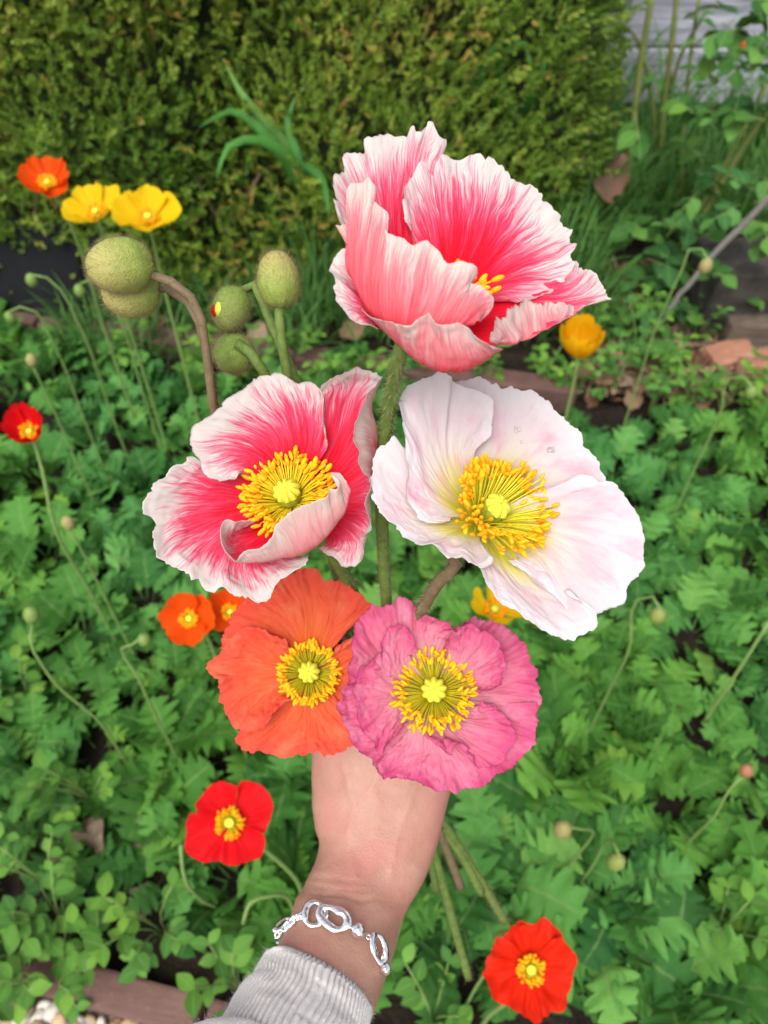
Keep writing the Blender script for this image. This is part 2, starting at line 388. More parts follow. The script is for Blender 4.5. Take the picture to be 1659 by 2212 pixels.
def brick_mat(name, a, b, c3):
    n = NT(name); p = n.coord('Object'); q = n.noise(p, 14, 6, .65); w = n.noise(p, 160, 3, .6); r = n.rnd()
    c = n.ramp(n.math('ADD', n.math('MULTIPLY', q, .8), n.math('MULTIPLY', r, .2)), [(.3, a), (.5, b), (.72, c3)])
    c = n.mix(n.ramp(w, [(.62, (0, 0, 0)), (.75, (.5, .5, .5))]), c, (.20, .15, .13))
    return n.surf(c, .8, .25, n.bump(n.math('ADD', q, w), .4, .004))
M['paver'] = brick_mat('brown_paver', (.075, .040, .034), (.115, .062, .052), (.15, .085, .068))
M['clay'] = brick_mat('old_clay_brick', (.20, .085, .055), (.30, .14, .09), (.40, .23, .15))
M['sleeper'] = brick_mat('blackened_timber', (.012, .011, .011), (.022, .020, .019), (.07, .06, .05))
def box_mesh(name, sx, sy, sz, mat, bev=.004, wob=.0015, seed=0):
    """a worn box: bevelled, each face a small grid with uneven surface"""
    mb = MB(); nx, ny, nz = 8, 4, 3
    import bmesh
    bm = bmesh.new(); bmesh.ops.create_cube(bm, size=1.0)
    for v in bm.verts: v.co = Vector((v.co.x*sx, v.co.y*sy, v.co.z*sz))
    bmesh.ops.bevel(bm, geom=list(bm.edges), offset=bev, segments=2, affect='EDGES', profile=.6)
    bmesh.ops.subdivide_edges(bm, edges=[e for e in bm.edges if e.calc_length() > min(sx, sy)*.5], cuts=4, use_grid_fill=True)
    for v in bm.verts:
        c = v.co; o = wob*Vector((vnoise(c.y*60+seed, c.z*60, 1), vnoise(c.x*25+seed, c.z*60, 2), vnoise(c.x*25+seed, c.y*60, 3))); v.co = c + o
    me = bpy.data.meshes.new(name); bm.to_mesh(me); bm.free(); me.materials.append(mat)
    return me
def edging(name, A, d, nrm, t0, t1, L, wd, ht, zc, mat, label, inward, alt=None):
    e = thing(name, (A[0], A[1], 0), label, 'edging'); ang = math.atan2(d[1], d[0])
    ms = [box_mesh('paver', L-.008, wd, ht, mat, .005, .002, 9*k) for k in range(3)]
    t = t0; k = 0
    while t < t1:
        p = A[:2] + d*(t+L/2) + nrm*inward*wd/2
        rot = Matrix.Rotation(ang + random.uniform(-.012, .012), 3, 'Z') @ Matrix.Rotation(random.uniform(-.02, .02), 3, 'X')
        place('paver', ms[k % 3], e, (p[0], p[1], zc + random.uniform(-.004, .004)), rot); t += L; k += 1
    return e
edging('paver_edging', nA, ndir, nnorm, -1.35, 1.4, .30, PW, .07, .012, M['paver'], 'row of brown pavers edging the bed beside the pale gravel', -1)
edging('far_edging', fA, fdir, fnorm, -1.2, 1.0, .42, .055, .09, .012, M['paver'], 'row of brown pavers edging the bed below the clipped hedge', 1)

# ------------------------------------------------------------------ leaf shapes
def leaf_mesh(name, seed, mat, petiole=.36, lobes=3.6, width=.25, a0=68, a1=-5, fold=.25, n=60):
    rs = np.random.default_rng(seed); s = np.linspace(0, 1, n)
    el = np.radians(a0 + (a1-a0)*np.clip(s*1.1, 0, 1)**1.2 + 8*np.sin(s*7+rs.uniform(0, 6)))
    side = np.radians(10*np.sin(s*3+rs.uniform(0, 6)))
    ds = 1.0/n
    mid = np.cumsum(np.stack([np.cos(el)*np.cos(side), np.cos(el)*np.sin(side), np.sin(el)], 1)*ds, 0)
    T = np.gradient(mid, axis=0); T /= np.linalg.norm(T, axis=1, keepdims=True)
    B = np.cross([0, 0, 1.0], T); B /= np.linalg.norm(B, axis=1, keepdims=True); Nn = np.cross(T, B)
    t = np.clip((s-petiole)/(1-petiole), 0, 1)
    env = width*np.sin(math.pi*np.clip(t*.93+.04, 0, 1)**.85)**.75
    cols = [-1, -.62, -.28, 0, .28, .62, 1]; out = []
    for c in cols:
        sg = 0 if c < 0 else 1
        ph = rs.uniform(0, .4) if False else (.12*sg + seed*.37) 
        lb = np.abs(np.sin(math.pi*(lobes*t + ph)))**.45
        tooth = 1 + .14*np.sin(t*lobes*3*math.pi*2*.5+ph*6)*(t > 0)
        w = np.where(t > 0, env*(.22+.78*lb)*tooth, .012) ; w = np.maximum(w, .010*(1-.3*s))
        a = abs(c)
        pos = mid + B*(np.sign(c)*a*w)[:, None] + T*((a**1.5)*w*.30*(t > 0))[:, None] + Nn*(fold*a*w*(1-.6*a) + .035*np.sin(t*23+seed+c*2)*a*w/width)[:, None]
        out.append(pos)
    g = np.stack(out, 1); g[:, :, 2] += 0
    uv = np.stack(np.broadcast_arrays(np.array(cols)[None, :], s[:, None]), -1)
    return MB().add(g, grid_faces(n, len(cols)), 0, uv).mesh(name, mat)
leafs_low = [leaf_mesh('leaf', k, M['leaf'], .30, 4.1+.5*(k % 3), .30+.03*(k % 2), 58-6*(k % 3), -25+8*(k % 4), .25) for k in range(6)]
leafs_up = [leaf_mesh('leaf', 20+k, M['leaf'], .40, 3.9+.5*(k % 3), .26+.03*(k % 2), 82-5*(k % 2), 18+9*(k % 3), .22) for k in range(5)]
def oval_leaf(name, mat, w=.42, n=9, cup=.1, pet=.0, tip=1.0):
    s = np.linspace(0, 1, n); cols = np.array([-1, -.5, 0, .5, 1])
    wd = w*np.sin(math.pi*np.clip(s, .02, .985)**.9)**.8
    g = np.stack([np.stack([s+0*c, c*wd, cup*(c*c)*wd - .25*s*s*tip], 1) for c in cols], 1)
    uv = np.stack(np.broadcast_arrays(cols[None, :], s[:, None]), -1)
    return MB().add(g, grid_faces(n, 5), 0, uv).mesh(name, mat)

MARKS = [((106, 700), 'under the tall bright orange poppy'), ((300, 740), 'under the two yellow poppies'), ((620, 830), 'beside the far paver edging below the hedge'), ((68, 1150), 'around the red cup-shaped poppy'), ((412, 1450), 'around the two orange poppies'), ((500, 1850), 'around the open red poppy'),
         ((1143, 2150), 'around the scarlet crinkled poppy'), ((1064, 1400), 'around the small yellow poppy below the white one'), ((1250, 860), 'under the half closed golden poppy'), ((1580, 860), 'in front of the clay bricks'), ((1420, 1420), 'around the dark bud beside the white poppy'), ((1330, 1880), 'around the dark hanging bud above the scarlet poppy'),
         ((1600, 1700), 'around the faded pinkish seed head'), ((250, 2060), 'against the paver edging by the gravel'), ((90, 1420), 'around the upright bud on its bowed stem'), ((90, 1780), 'among the oval leaved weeds'), ((850, 1900), 'beneath the hand and bracelet'), ((800, 1200), 'behind the held flower stems')]
MARKS = [(G(*q, .1), t) for q, t in MARKS]
def poppy_plant(x, y, big, n, up):
    near = min(MARKS, key=lambda m: (m[0][0]-x)**2+(m[0][1]-y)**2)[1]
    t = thing('poppy_plant', (x, y, .0), 'lobed green poppy plant ' + near, 'poppy plant', 'poppy plants ' + near)
    a = random.uniform(0, 6.3)
    for k in range(n):
        a += 2.4 + random.uniform(-.3, .3); inner = k/n
        ms = leafs_up if random.random() < up*(.4+.6*inner) else leafs_low
        L = big*random.uniform(.75, 1.2)*(1-.25*inner)
        rot = Matrix.Rotation(a, 3, 'Z') @ Matrix.Rotation(-random.uniform(-.25, .45)-inner*.3, 3, 'Y') @ Matrix.Rotation(random.uniform(-.6, .6), 3, 'X')
        place('leaf', random.choice(ms), t, (x+.018*math.cos(a), y+.018*math.sin(a), .005), rot, L)
    return t
GAPS = [(G(300, 1990, .03), .04), (G(15, 930, .05), .08)]
k = 0; yy = -.12
while yy < 1.75:
    step = .094 + .016*(yy/1.7); xx = -1.25 + (k % 2)*step/2
    while xx < 1.55:
        x, y = xx + random.uniform(-.035, .035), yy + random.uniform(-.035, .035); xx += step
        d = y*math.cos(PITCH) + (CAM_H-.12)*math.sin(PITCH)
        if abs(x)/d > .5+.22/d: continue
        if not in_bed(x, y, .085 if y < .7 else .03): continue
        if any((x-q[0])**2+(y-q[1])**2 < r*r for q, r in GAPS): continue
        if y > 1.30 and x > .62 + .25*(1.6-y): continue
        far = min(1, max(0, (y-.75)/.6))
        if random.random() < .02: continue
        size = random.uniform(.078, .132)*(1.04 if (x > .05 and y < .75) else 1.0)
        left = x < -.25
        poppy_plant(x, y, size*(.92 if left else 1.0)*(1-.05*far), random.randint(12, 16), .25+.6*far)
    yy += step*.9; k += 1
# small oval-leaved weeds between the poppies
ov = oval_leaf('leaf', M['weed'], .36, 7)
def weed(x, y, n, r, label):
    t = thing('weed_plant', (x, y, 0), label, 'weed', 'weeds under the hedge' if 'hedge' in label else 'weeds among the poppies')
    sm = MB()
    for k in range(n):
        a = random.uniform(0, 6.3); h = random.uniform(.05, .16); rr = r*math.sqrt(random.random())
        tip = np.array([x+rr*math.cos(a), y+rr*math.sin(a), h])
        pts = spline([np.array([x, y, 0]), np.array([x+.4*rr*math.cos(a), y+.4*rr*math.sin(a), h*.7]), tip], np.linspace(0, 1, 6))
        sm.tube(pts, .0011, 5)
        for j in range(4):
            p = pts[-1-(j//2)]; b = a + (j % 2-.5)*2.0 + random.uniform(-.3, .3)
            place('leaf', ov, t, p, Matrix.Rotation(b, 3, 'Z') @ Matrix.Rotation(-random.uniform(0, .5), 3, 'Y'), random.uniform(.015, .028))
    sm.obj('stalk', M['stem_bg'], t)
for px, py in [(60, 2040), (120, 1985), (90, 1900), (20, 2090), (40, 1760), (330, 1990), (180, 1700), (500, 2120), (40, 1480), (430, 775), (560, 790), (700, 800), (300, 740), (800, 790), (930, 780), (1060, 790), (1180, 800), (1380, 740), (1450, 790), (1520, 690), (1330, 690), (1280, 720), (1260, 800), (1340, 800), (1420, 840), (1500, 840), (1400, 690), (1580, 830), (1640, 860), (640, 740), (1570, 2000), (940, 2190), (110, 2110), (190, 2040)]:
    q = G(px, py, .08); weed(q[0], q[1], 8, .055, 'small oval leaved weed ' + ('along the far paver edging under the hedge' if py < 830 else 'between the lobed poppy plants'))

# ------------------------------------------------------------------ hedge
def hedge_mat():
    n = NT('box_leaf'); a = n.N("ShaderNodeAttribute"); a.attribute_name = 'tone'; f = a.outputs['Fac']
    c = n.ramp(f, [(.0, (.034, .090, .012)), (.35, (.092, .180, .020)), (.62, (.165, .268, .030)), (.80, (.26, .335, .045)), (.92, (.34, .33, .06)), (1.0, (.44, .30, .08))])
    return n.surf(c, .45, .35, None, .2)
M['hedge'] = hedge_mat()
def sprig_arrays(seed):
    rs = np.random.default_rng(seed); V, F = [], []
    n = 9
    for k in range(n):
        z = .016 + .052*k/n; a = k*2.4+rs.uniform(-.3, .3)
        for s in (0, math.pi):
            az = a + s; L = rs.uniform(.011, .016)*(1.0-.25*k/n); w = L*.30; up = rs.uniform(.35, .95)+.5*k/n
            d = np.array([math.cos(az)*math.cos(up), math.sin(az)*math.cos(up), math.sin(up)]); b = np.array([-math.sin(az), math.cos(az), 0]); nn = np.cross(d, b)
            o = np.array([0, 0, z]); i = len(V)
            V += [o, o+d*L*.5+b*w+nn*.001, o+d*L, o+d*L*.5-b*w+nn*.001]; F.append([i, i+1, i+2, i+3])
    i = len(V); V += [np.array([-.0008, 0, 0]), np.array([.0008, 0, 0]), np.array([0, 0, .066])]; F.append([i, i+1, i+2, i+2])
    return np.array(V), np.array(F)
SPR = [sprig_arrays(s) for s in range(4)]
HX0, HX1 = -2.3, .52
def hedge_front(x, z):
    edge = np.clip((x-.36)/.2, 0, 1)
    base = 1.66 + .05*np.clip(x+.4, -1, 1)
    return base + .09*(z-.35)**2*1.5 - .06*np.sin(np.clip(z/.55, 0, 1)*math.pi) + .085*fnoise(x*3.1+4, z*3.4, 5, 3) + .30*edge**2
hedge = thing('hedge', (-.5, 2.1, 0), 'clipped box hedge of tiny olive and yellowish leaves behind the poppies', 'hedge')
def hedge_frames(n, rs):
    x = rs.uniform(HX0, HX1+.06, n); z = .0 + 1.05*rs.random(n)
    y = hedge_front(x, z); e = .01
    nx = -(hedge_front(x+e, z)-hedge_front(x-e, z))/(2*e)*-1; nz = (hedge_front(x, z+e)-hedge_front(x, z-e))/(2*e)
    nrm = np.stack([nx, -np.ones(n), nz], 1); nrm[:, 2] += .75; nrm += rs.normal(0, .42, (n, 3)); nrm /= np.linalg.norm(nrm, axis=1, keepdims=True)
    depth = rs.random(n)**1.6*.17; depth = np.where(z > .95, rs.random(n)*.55, depth)
    pos = np.stack([x, y+depth, z], 1) - nrm*.03
    a = rs.normal(0, 1, (n, 3)); a -= nrm*(a*nrm).sum(1, keepdims=True); a /= np.linalg.norm(a, axis=1, keepdims=True)
    b = np.cross(nrm, a)
    tone = .46 + .22*fnoise(x*2.3, z*2.6, 21, 3) + rs.normal(0, .10, n) + .10*z + .06*np.clip(-x, 0, 1) - .12*np.clip(x-.0, 0, .6)
    hot = (fnoise(x*5, z*5, 31, 2) > .35) & (rs.random(n) < .28) & (depth < .07) & (x < .2)
    tone = np.where(hot, rs.uniform(.72, .98, n), tone); tone = np.where(rs.random(n) < .012, rs.uniform(.85, 1., n), tone)
    return pos, a, b, nrm, np.clip(tone, 0.02, 1.0)
NS = 20000
rs = np.random.default_rng(5); pos, a, b, nrm, tone = hedge_frames(NS, rs)
VV, FF, TT = [], [], []; off = 0
for s in range(4):
    idx = np.arange(s, NS, 4); v, f = SPR[s]; sc = rs.uniform(.6, 1.05, len(idx))[:, None, None]
    w = pos[idx][:, None] + sc*(v[None, :, 0:1]*a[idx][:, None] + v[None, :, 1:2]*b[idx][:, None] + v[None, :, 2:3]*nrm[idx][:, None])
    ff = f[None] + (np.arange(len(idx))*len(v))[:, None, None] + off
    VV.append(w.reshape(-1, 3)); FF.append(ff.reshape(-1, 4)); off += w.shape[0]*w.shape[1]
    tt = np.clip(tone[idx][:, None] + rs.normal(0, .05, (len(idx), len(f))) + .09*(np.arange(len(f))/len(f))[None], 0, 1); TT.append(tt.ravel())
def fast_mesh(name, V, F, mat, tone=None):
    me = bpy.data.meshes.new(name); tri = F[:, 2] == F[:, 3]
    ls = np.where(tri, 3, 4); lst = np.r_[0, np.cumsum(ls)[:-1]]
    loops = np.concatenate([q[:3] if t else q for q, t in zip(F, tri)]) if tri.any() else F.ravel()
    me.vertices.add(len(V)); me.vertices.foreach_set("co", V.astype(np.float32).ravel())
    me.loops.add(len(loops)); me.loops.foreach_set("vertex_index", loops.astype(np.int32))
    me.polygons.add(len(F)); me.polygons.foreach_set("loop_start", lst.astype(np.int32)); me.polygons.foreach_set("loop_total", ls.astype(np.int32))
    me.update(calc_edges=True); me.materials.append(mat)
    if tone is not None:
        at = me.attributes.new('tone', 'FLOAT', 'FACE'); at.data.foreach_set('value', tone.astype(np.float32))
    me.validate(); return me
link('foliage', fast_mesh('foliage', np.concatenate(VV), np.concatenate(FF), M['hedge'], np.concatenate(TT)), hedge, kind='stuff')
# sprigs that stand clear of the mass
sprig_me = []
for s in range(4):
    for tn in (.40, .55, .72):
        v, f = SPR[s]; sprig_me.append(fast_mesh('sprig', v, f, M['hedge'], np.clip(tn + .1*rs.random(len(f)), 0, 1)))
p2, a2, b2, n2, t2 = hedge_frames(420, np.random.default_rng(99))
cnt = 0
for i in range(420):
    if p2[i, 2] > .72 or p2[i, 0] < -1.05 or cnt >= 220: continue
    m3 = Matrix((a2[i], b2[i], n2[i])).transposed()
    q = p2[i] + n2[i]*.012; q[1] = hedge_front(np.array([p2[i, 0]]), np.array([p2[i, 2]]))[0] - .02
    place('sprig', sprig_me[random.randrange(len(sprig_me))], hedge, q, mat3=m3, scale=random.uniform(.8, 1.2)); cnt += 1
# the woody dark inside of the hedge
def branch_mass():
    x = np.linspace(HX0, HX1+.05, 60); z = np.linspace(-.02, .98, 30); XX, ZZ = np.meshgrid(x, z)
    YY = hedge_front(XX, ZZ) + .19 + .02*fnoise(XX*20, ZZ*20, 3)
    g3 = np.stack([XX, YY, ZZ], -1); top = g3[-1:].repeat(3, 0); top[1, :, 1] += .45; top[2, :, 1] += .47; top[2, :, 2] = -.02
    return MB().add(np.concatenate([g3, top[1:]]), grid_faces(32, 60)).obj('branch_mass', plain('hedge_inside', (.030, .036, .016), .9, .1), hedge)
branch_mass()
tw = 0
for k in range(26):
    x = random.uniform(HX0+.3, HX1); y = hedge_front(np.array([x]), np.array([.1]))[0] + .10
    pts = spline([np.array([x, y, -.01]), np.array([x+random.uniform(-.05, .05), y-.02, .12]), np.array([x+random.uniform(-.12, .12), y-.03, .32])], np.linspace(0, 1, 7))
    MB().tube(pts, np.linspace(.006, .003, 7), 6).obj('branch', M['stem_brown'], hedge)

# ------------------------------------------------------------------ timber wall behind, right
def wood_mat():
    n = NT('weathered_boards'); p = n.sep(n.coord('Object')); r = n.rnd()
    v = n.comb(n.math('MULTIPLY', p[0], 4.0), n.math('MULTIPLY', p[1], 30.0), n.math('ADD', n.math('MULTIPLY', p[2], 70.0), n.math('MULTIPLY', r, 90)))
    q = n.noise(v, 1.0, 5, .65, .8)
    return n.surf(n.ramp(q, [(.28, (.15, .15, .17)), (.5, (.30, .305, .345)), (.72, (.42, .43, .48))]), .8, .2, n.bump(q, .6, .004))
M['wood'] = wood_mat()
wall = thing('timber_wall', (1.2, 2.62, 0), 'weathered grey board wall behind the rose canes', 'wall')
for k in range(5):
    me = box_mesh('board', 3.4, .035, .155, M['wood'], .004, .003, 13*k)
    place('board', me, wall, (1.75, 2.62+(.012 if k % 2 else 0), .10+.155/2+.163*k))
for x in (.2, 1.5, 3.2):
    place('post', box_mesh('post', .09, .09, .95, M['wood'], .005), wall, (x, 2.70, .47))

# ------------------------------------------------------------------ grass, strap-leaved clumps
def blade_arr(p, az, L, w, lean, curl, n=7):
    s = np.linspace(0, 1, n); el = math.pi/2 - lean - curl*s**1.4
    d = np.stack([np.cos(el)*math.cos(az), np.cos(el)*math.sin(az), np.sin(el)], 1)
    mid = np.asarray(p) + np.cumsum(d*L/n, 0); b = np.array([-math.sin(az), math.cos(az), 0])
    ww = w*(1-s**2.2)*np.minimum(1, .5+3*s)
    nn = np.cross(d, b)
    return np.stack([mid-b*ww[:, None], mid+nn*(ww*.35)[:, None], mid+b*ww[:, None]], 1)
gm = MB()
for k in range(7600):
    px = random.uniform(660, 1700); py = random.uniform(250, 745)
    q = G(px, py, 0.0)
    if q[1] < 1.42 or q[1] > 2.42: continue
    if px > 1270 and py > 560: continue
    gm.add(blade_arr((q[0], q[1], 0), random.uniform(0, 6.3), random.uniform(.10, .36), random.uniform(.0020, .0042), random.uniform(.05, .5), random.uniform(.2, 1.3), 6), grid_faces(6, 3), 0, np.stack(np.broadcast_arrays(np.array([-1., 0, 1])[None], np.linspace(0, 1, 6)[:, None]), -1))
for k in range(2600):
    px = random.uniform(150, 1320); py = random.uniform(640, 800)
    q = G(px, py, 0.0)
    if vnoise(px/60., py/60., 4) < -.15: continue
    gm.add(blade_arr((q[0], q[1], 0), random.uniform(0, 6.3), random.uniform(.07, .20), random.uniform(.0018, .0034), random.uniform(.05, .6), random.uniform(.2, 1.4), 6), grid_faces(6, 3), 0, np.stack(np.broadcast_arrays(np.array([-1., 0, 1])[None], np.linspace(0, 1, 6)[:, None]), -1))
gm.obj('grass', M['grass'], None, label='rough grass growing along the foot of the hedge', cat='grass', kind='stuff')
uvb = np.stack(np.broadcast_arrays(np.array([-1., 0, 1])[None], np.linspace(0, 1, 10)[:, None]), -1)
def strap_clump(px, py, depth, blades, label, group=None, z0=0.0):
    base = P1(px, py, depth); t = thing('strap_leaf_plant', base, label, 'plant', group)
    for tip in blades:
        pts = np.array([P1(*q) for q in tip]); mid = spline(np.vstack([base, pts]), np.linspace(0, 1, 10))
        T = np.gradient(mid, axis=0); T /= np.linalg.norm(T, axis=1, keepdims=True); view = mid-C0; view /= np.linalg.norm(view, axis=1, keepdims=True)
        B = np.cross(T, view+np.array([.3, .1, .2])); B /= np.linalg.norm(B, axis=1, keepdims=True); s = np.linspace(0, 1, 10)
        w = .012*(1-s**2.5)*np.minimum(1, .45+2*s)+.0006; N2 = np.cross(T, B)
        g3 = np.stack([mid-B*w[:, None], mid+N2*(.35*w)[:, None], mid+B*w[:, None]], 1)
        MB().add(g3, grid_faces(10, 3), 0, uvb).obj('blade', M['strap'], t)
strap_clump(655, 415, 1.72, [[(600, 290, 1.60), (530, 215, 1.56), (480, 125, 1.55)], [(610, 330, 1.60), (550, 300, 1.56), (495, 315, 1.54), (468, 385, 1.53)], [(640, 330, 1.62), (620, 270, 1.60), (640, 205, 1.58)], [(660, 360, 1.62), (690, 380, 1.6), (712, 470, 1.58)], [(580, 300, 1.6), (510, 240, 1.58), (430, 275, 1.55)]], 'bright green strap-leaved shoot pushing out of the clipped hedge')
strap_clump(1120, 260, 1.80, [[(1040, 140, 1.64), (1090, 80, 1.62), (1140, 45, 1.62)], [(1090, 110, 1.64), (1125, 90, 1.62), (1150, 180, 1.62)], [(1165, 170, 1.66), (1180, 120, 1.64), (1185, 85, 1.64)], [(960, 130, 1.66), (900, 68, 1.64), (862, 72, 1.63)]], 'yellow green strap leaves arching over the hedge end above the grass')
for k, (px, py) in enumerate([(930, 520), (1010, 490), (1090, 540), (1180, 500), (1250, 560), (1330, 480), (1150, 420), (1040, 400), (1380, 420), (1290, 400), (960, 430), (1270, 330), (1420, 350), (1480, 380), (1540, 400), (1600, 350), (1230, 380), (1640, 420)]):
    b = G(px, py, 0); t = thing('grass_tuft', b, 'tuft of broad dark grass blades in the rough grass under the hedge', 'grass tuft', 'broad grass tufts below the hedge end')
    for j in range(14):
        me = MB().add(blade_arr(b+np.array([random.uniform(-.04, .04), random.uniform(-.04, .04), 0]), random.uniform(0, 6.3), random.uniform(.24, .50), random.uniform(.004, .008), random.uniform(.05, .4), random.uniform(.3, 1.5), 10), grid_faces(10, 3), 0, uvb).obj('blade', M['grass'], t)

# ------------------------------------------------------------------ rose bush, dead stick, old timber, clay pieces
def cane_mat():
    n = NT('rose_cane'); q = n.noise(n.coord('Object'), 30, 5, .6)
    return n.surf(n.ramp(q, [(.35, (.10, .15, .03)), (.55, (.16, .19, .05)), (.72, (.20, .15, .07))]), .5, .3)
M['cane'] = cane_mat()
rose = thing('rose_bush', G(1430, 520), 'rose bush of upright green canes with small leaflets before the board wall', 'rose bush')
canes = [[(1350, 445, 2.05), (1365, 300, 1.88), (1385, 130, 1.74), (1412, -30, 1.62)], [(1425, 430, 2.2), (1432, 250, 2.0), (1455, 60, 1.84), (1465, -40, 1.78)],
         [(1405, 400, 2.2), (1412, 240, 2.0), (1365, 70, 1.86), (1330, 50, 1.82)], [(1470, 470, 2.1), (1478, 260, 1.9), (1500, 60, 1.74), (1515, -30, 1.68)],
         [(1430, 580, 1.95), (1520, 460, 1.8), (1610, 310, 1.66), (1690, 190, 1.56)], [(1450, 560, 2.0), (1540, 400, 1.84), (1600, 290, 1.74), (1660, 180, 1.66)], [(1440, 230, 2.0), (1480, 100, 1.86), (1530, 20, 1.78)]]
for k, c in enumerate(canes):
    pts = spline([P1(*q) for q in c], np.linspace(0, 1, 16)); MB().tube(pts, np.linspace(.0095, .006, 16)*(1 if k in (0, 1, 4) else .62), 8).obj('cane', M['cane'], rose)
rl = oval_leaf('leaflet', M['rose_leaf'], .40, 8, .15)
def compound(p, az, tilt, L):
    for j, (s, sd) in enumerate([(1.0, 0), (.66, 1), (.66, -1), (.33, 1), (.33, -1)]):
        d = np.array([math.cos(az)*math.cos(tilt), math.sin(az)*math.cos(tilt), math.sin(tilt)]); q = p + d*L*s
        place('leaflet', rl, rose, q, Matrix.Rotation(az + sd*1.15 + random.uniform(-.2, .2), 3, 'Z') @ Matrix.Rotation(-tilt + random.uniform(-.3, .4), 3, 'Y') @ Matrix.Rotation(random.uniform(-.4, .4), 3, 'X'), L*random.uniform(.5, .68))
    MB().tube([p, p + np.array([math.cos(az)*math.cos(tilt), math.sin(az)*math.cos(tilt), math.sin(tilt)])*L], .0012, 4).obj('leaf_stalk', M['stem_bg'], rose)
for (px, py, d) in [(1600, 60, 1.55), (1640, 30, 1.5), (1560, 90, 1.62), (1630, 110, 1.52), (1580, 150, 1.6), (1640, 170, 1.5), (1520, 60, 1.7), (1545, 20, 1.66), (1610, 0, 1.55), (1560, 200, 1.62), (1500, 130, 1.75), (1630, 230, 1.52), (1600, 190, 1.56),
                    (1420, 470, 1.9), (1400, 520, 1.86), (1440, 510, 1.84), (1510, 500, 1.74), (1480, 460, 1.8), (1600, 440, 1.62), (1625, 410, 1.6), (1640, 470, 1.58), (1580, 520, 1.66), (1620, 530, 1.6), (1640, 380, 1.6), (1380, 640, 1.9), (1440, 640, 1.85), (1500, 660, 1.8), (1465, 690, 1.78), (1390, 690, 1.82), (1530, 700, 1.75), (1380, 150, 1.95), (1520, 350, 1.8), (1560, 50, 1.6), (1625, 70, 1.5), (1650, 130, 1.48), (1590, 110, 1.58), (1600, 250, 1.58), (1650, 260, 1.5), (1535, 130, 1.7), (1330, 640, 1.88), (1355, 600, 1.9), (1300, 690, 1.8), (1350, 720, 1.75), (1480, 740, 1.7), (1425, 590, 1.84), (1480, 560, 1.8), (1550, 560, 1.7)] + [(random.uniform(1340, 1660), random.uniform(0, 260), random.uniform(1.5, 1.7)) for _ in range(3)] + [(random.uniform(1380, 1660), random.uniform(380, 720), random.uniform(1.62, 1.85)) for _ in range(16)]:
    compound(P1(px, py, d), random.uniform(0, 6.3), random.uniform(-.4, .5), random.uniform(.055, .085))
hp = P1(1607, 98, 1.55); MB().ellipsoid(hp, np.diag([.006, .006, .008]), 0).obj('hip', plain('rose_hip', (.55, .03, .02), .4), rose)

stick = spline([P1(1430, 690, 1.72), P1(1500, 600, 1.62), P1(1580, 510, 1.54), P1(1665, 425, 1.46), P1(1760, 320, 1.38)], np.linspace(0, 1, 18))
MB().tube(stick + .003*rng.normal(0, 1, stick.shape)*.5, np.linspace(.0055, .0075, 18), 8).obj('dead_stick', plain('grey_bark', (.17, .155, .14), .9, .1, .4, 60), None, label='bare grey dead stick slanting down beside the rose leaves', cat='stick')
def block(name, px, py, h, size, mat, rz, label, cat, group=None, zoff=0, tilt=0):
    q = G(px, py, h); me = box_mesh(name, *size, mat, .006, .004, px*.1)
    o = place(name, me, None, (q[0], q[1], h+zoff), Matrix.Rotation(rz, 3, 'Z') @ Matrix.Rotation(tilt, 3, 'X')); o['label'] = label; o['category'] = cat
    if group: o['group'] = group
    return o
block('timber_block', 1655, 630, .10, (.34, .16, .20), M['sleeper'], .05, 'blackened old timber block lying by the rose bush', 'timber')
block('timber_block', 1690, 705, .05, (.30, .10, .09), plain('grey_brown_timber', (.11, .085, .065), .9, .1, .4, 40), .05, 'grey brown timber offcut below the blackened block', 'timber')
for px, py, rz, lab in [(1570, 770, .3, 'broken clay brick lying flat below the timber offcut'), (1640, 790, -.2, 'clay brick half sunk at the bed edge right of the broken one'), (1545, 595, .9, 'clay brick leaning on edge beside the grey stick')]:
    block('clay_brick', px, py, .03, (.11, .07, .045), M['clay'], rz, lab, 'brick', None, 0, random.uniform(-.1, .25))
block('slate_slab', 20, 610, .10, (.40, .05, .30), plain('black_slate', (.007, .0075, .0085), .85, .12, .7, 14), fdir[1], 'flat black slate slab leaning under the hedge', 'slab', None, 0, -.45)
block('slate_slab', 165, 620, .09, (.22, .05, .26), plain('black_slate_rough', (.010, .010, .011), .7, .3, .5, 40), fdir[1]-.1, 'narrow rough black slab next to the flat slate', 'slab', None, 0, -.35)
# dry leaves
def dry_leaf_mesh(seed):
    rs2 = np.random.default_rng(seed); s = np.linspace(0, 1, 9); c = np.linspace(-1, 1, 7); w = .38*np.sin(math.pi*np.clip(s, .03, .97))**.7
    g3 = np.stack([np.stack([s-.5, cc*w*(1+.2*rs2.normal(0, 1, 9)*abs(cc)), .30*cc*cc*w + .10*np.sin(s*5+seed)+.03*rs2.normal(0, 1, 9)], 1) for cc in c], 1)
    return MB().add(g3, grid_faces(9, 7), 0, np.stack(np.broadcast_arrays(c[None], s[:, None]), -1))
def dry_mat():
    n = NT('dry_leaf'); r = n.rnd(); return n.surf(n.ramp(r, [(0, (.12, .06, .035)), (.4, (.19, .10, .055)), (.7, (.27, .17, .10)), (1, (.33, .25, .17))]), .75, .2, n.bump(n.noise(n.coord('Object'), 9, 4), .5, .05), .1)
dm = dry_mat(); dms = [dry_leaf_mesh(k).mesh('dry_leaf', dm) for k in range(5)]
lit = MB()
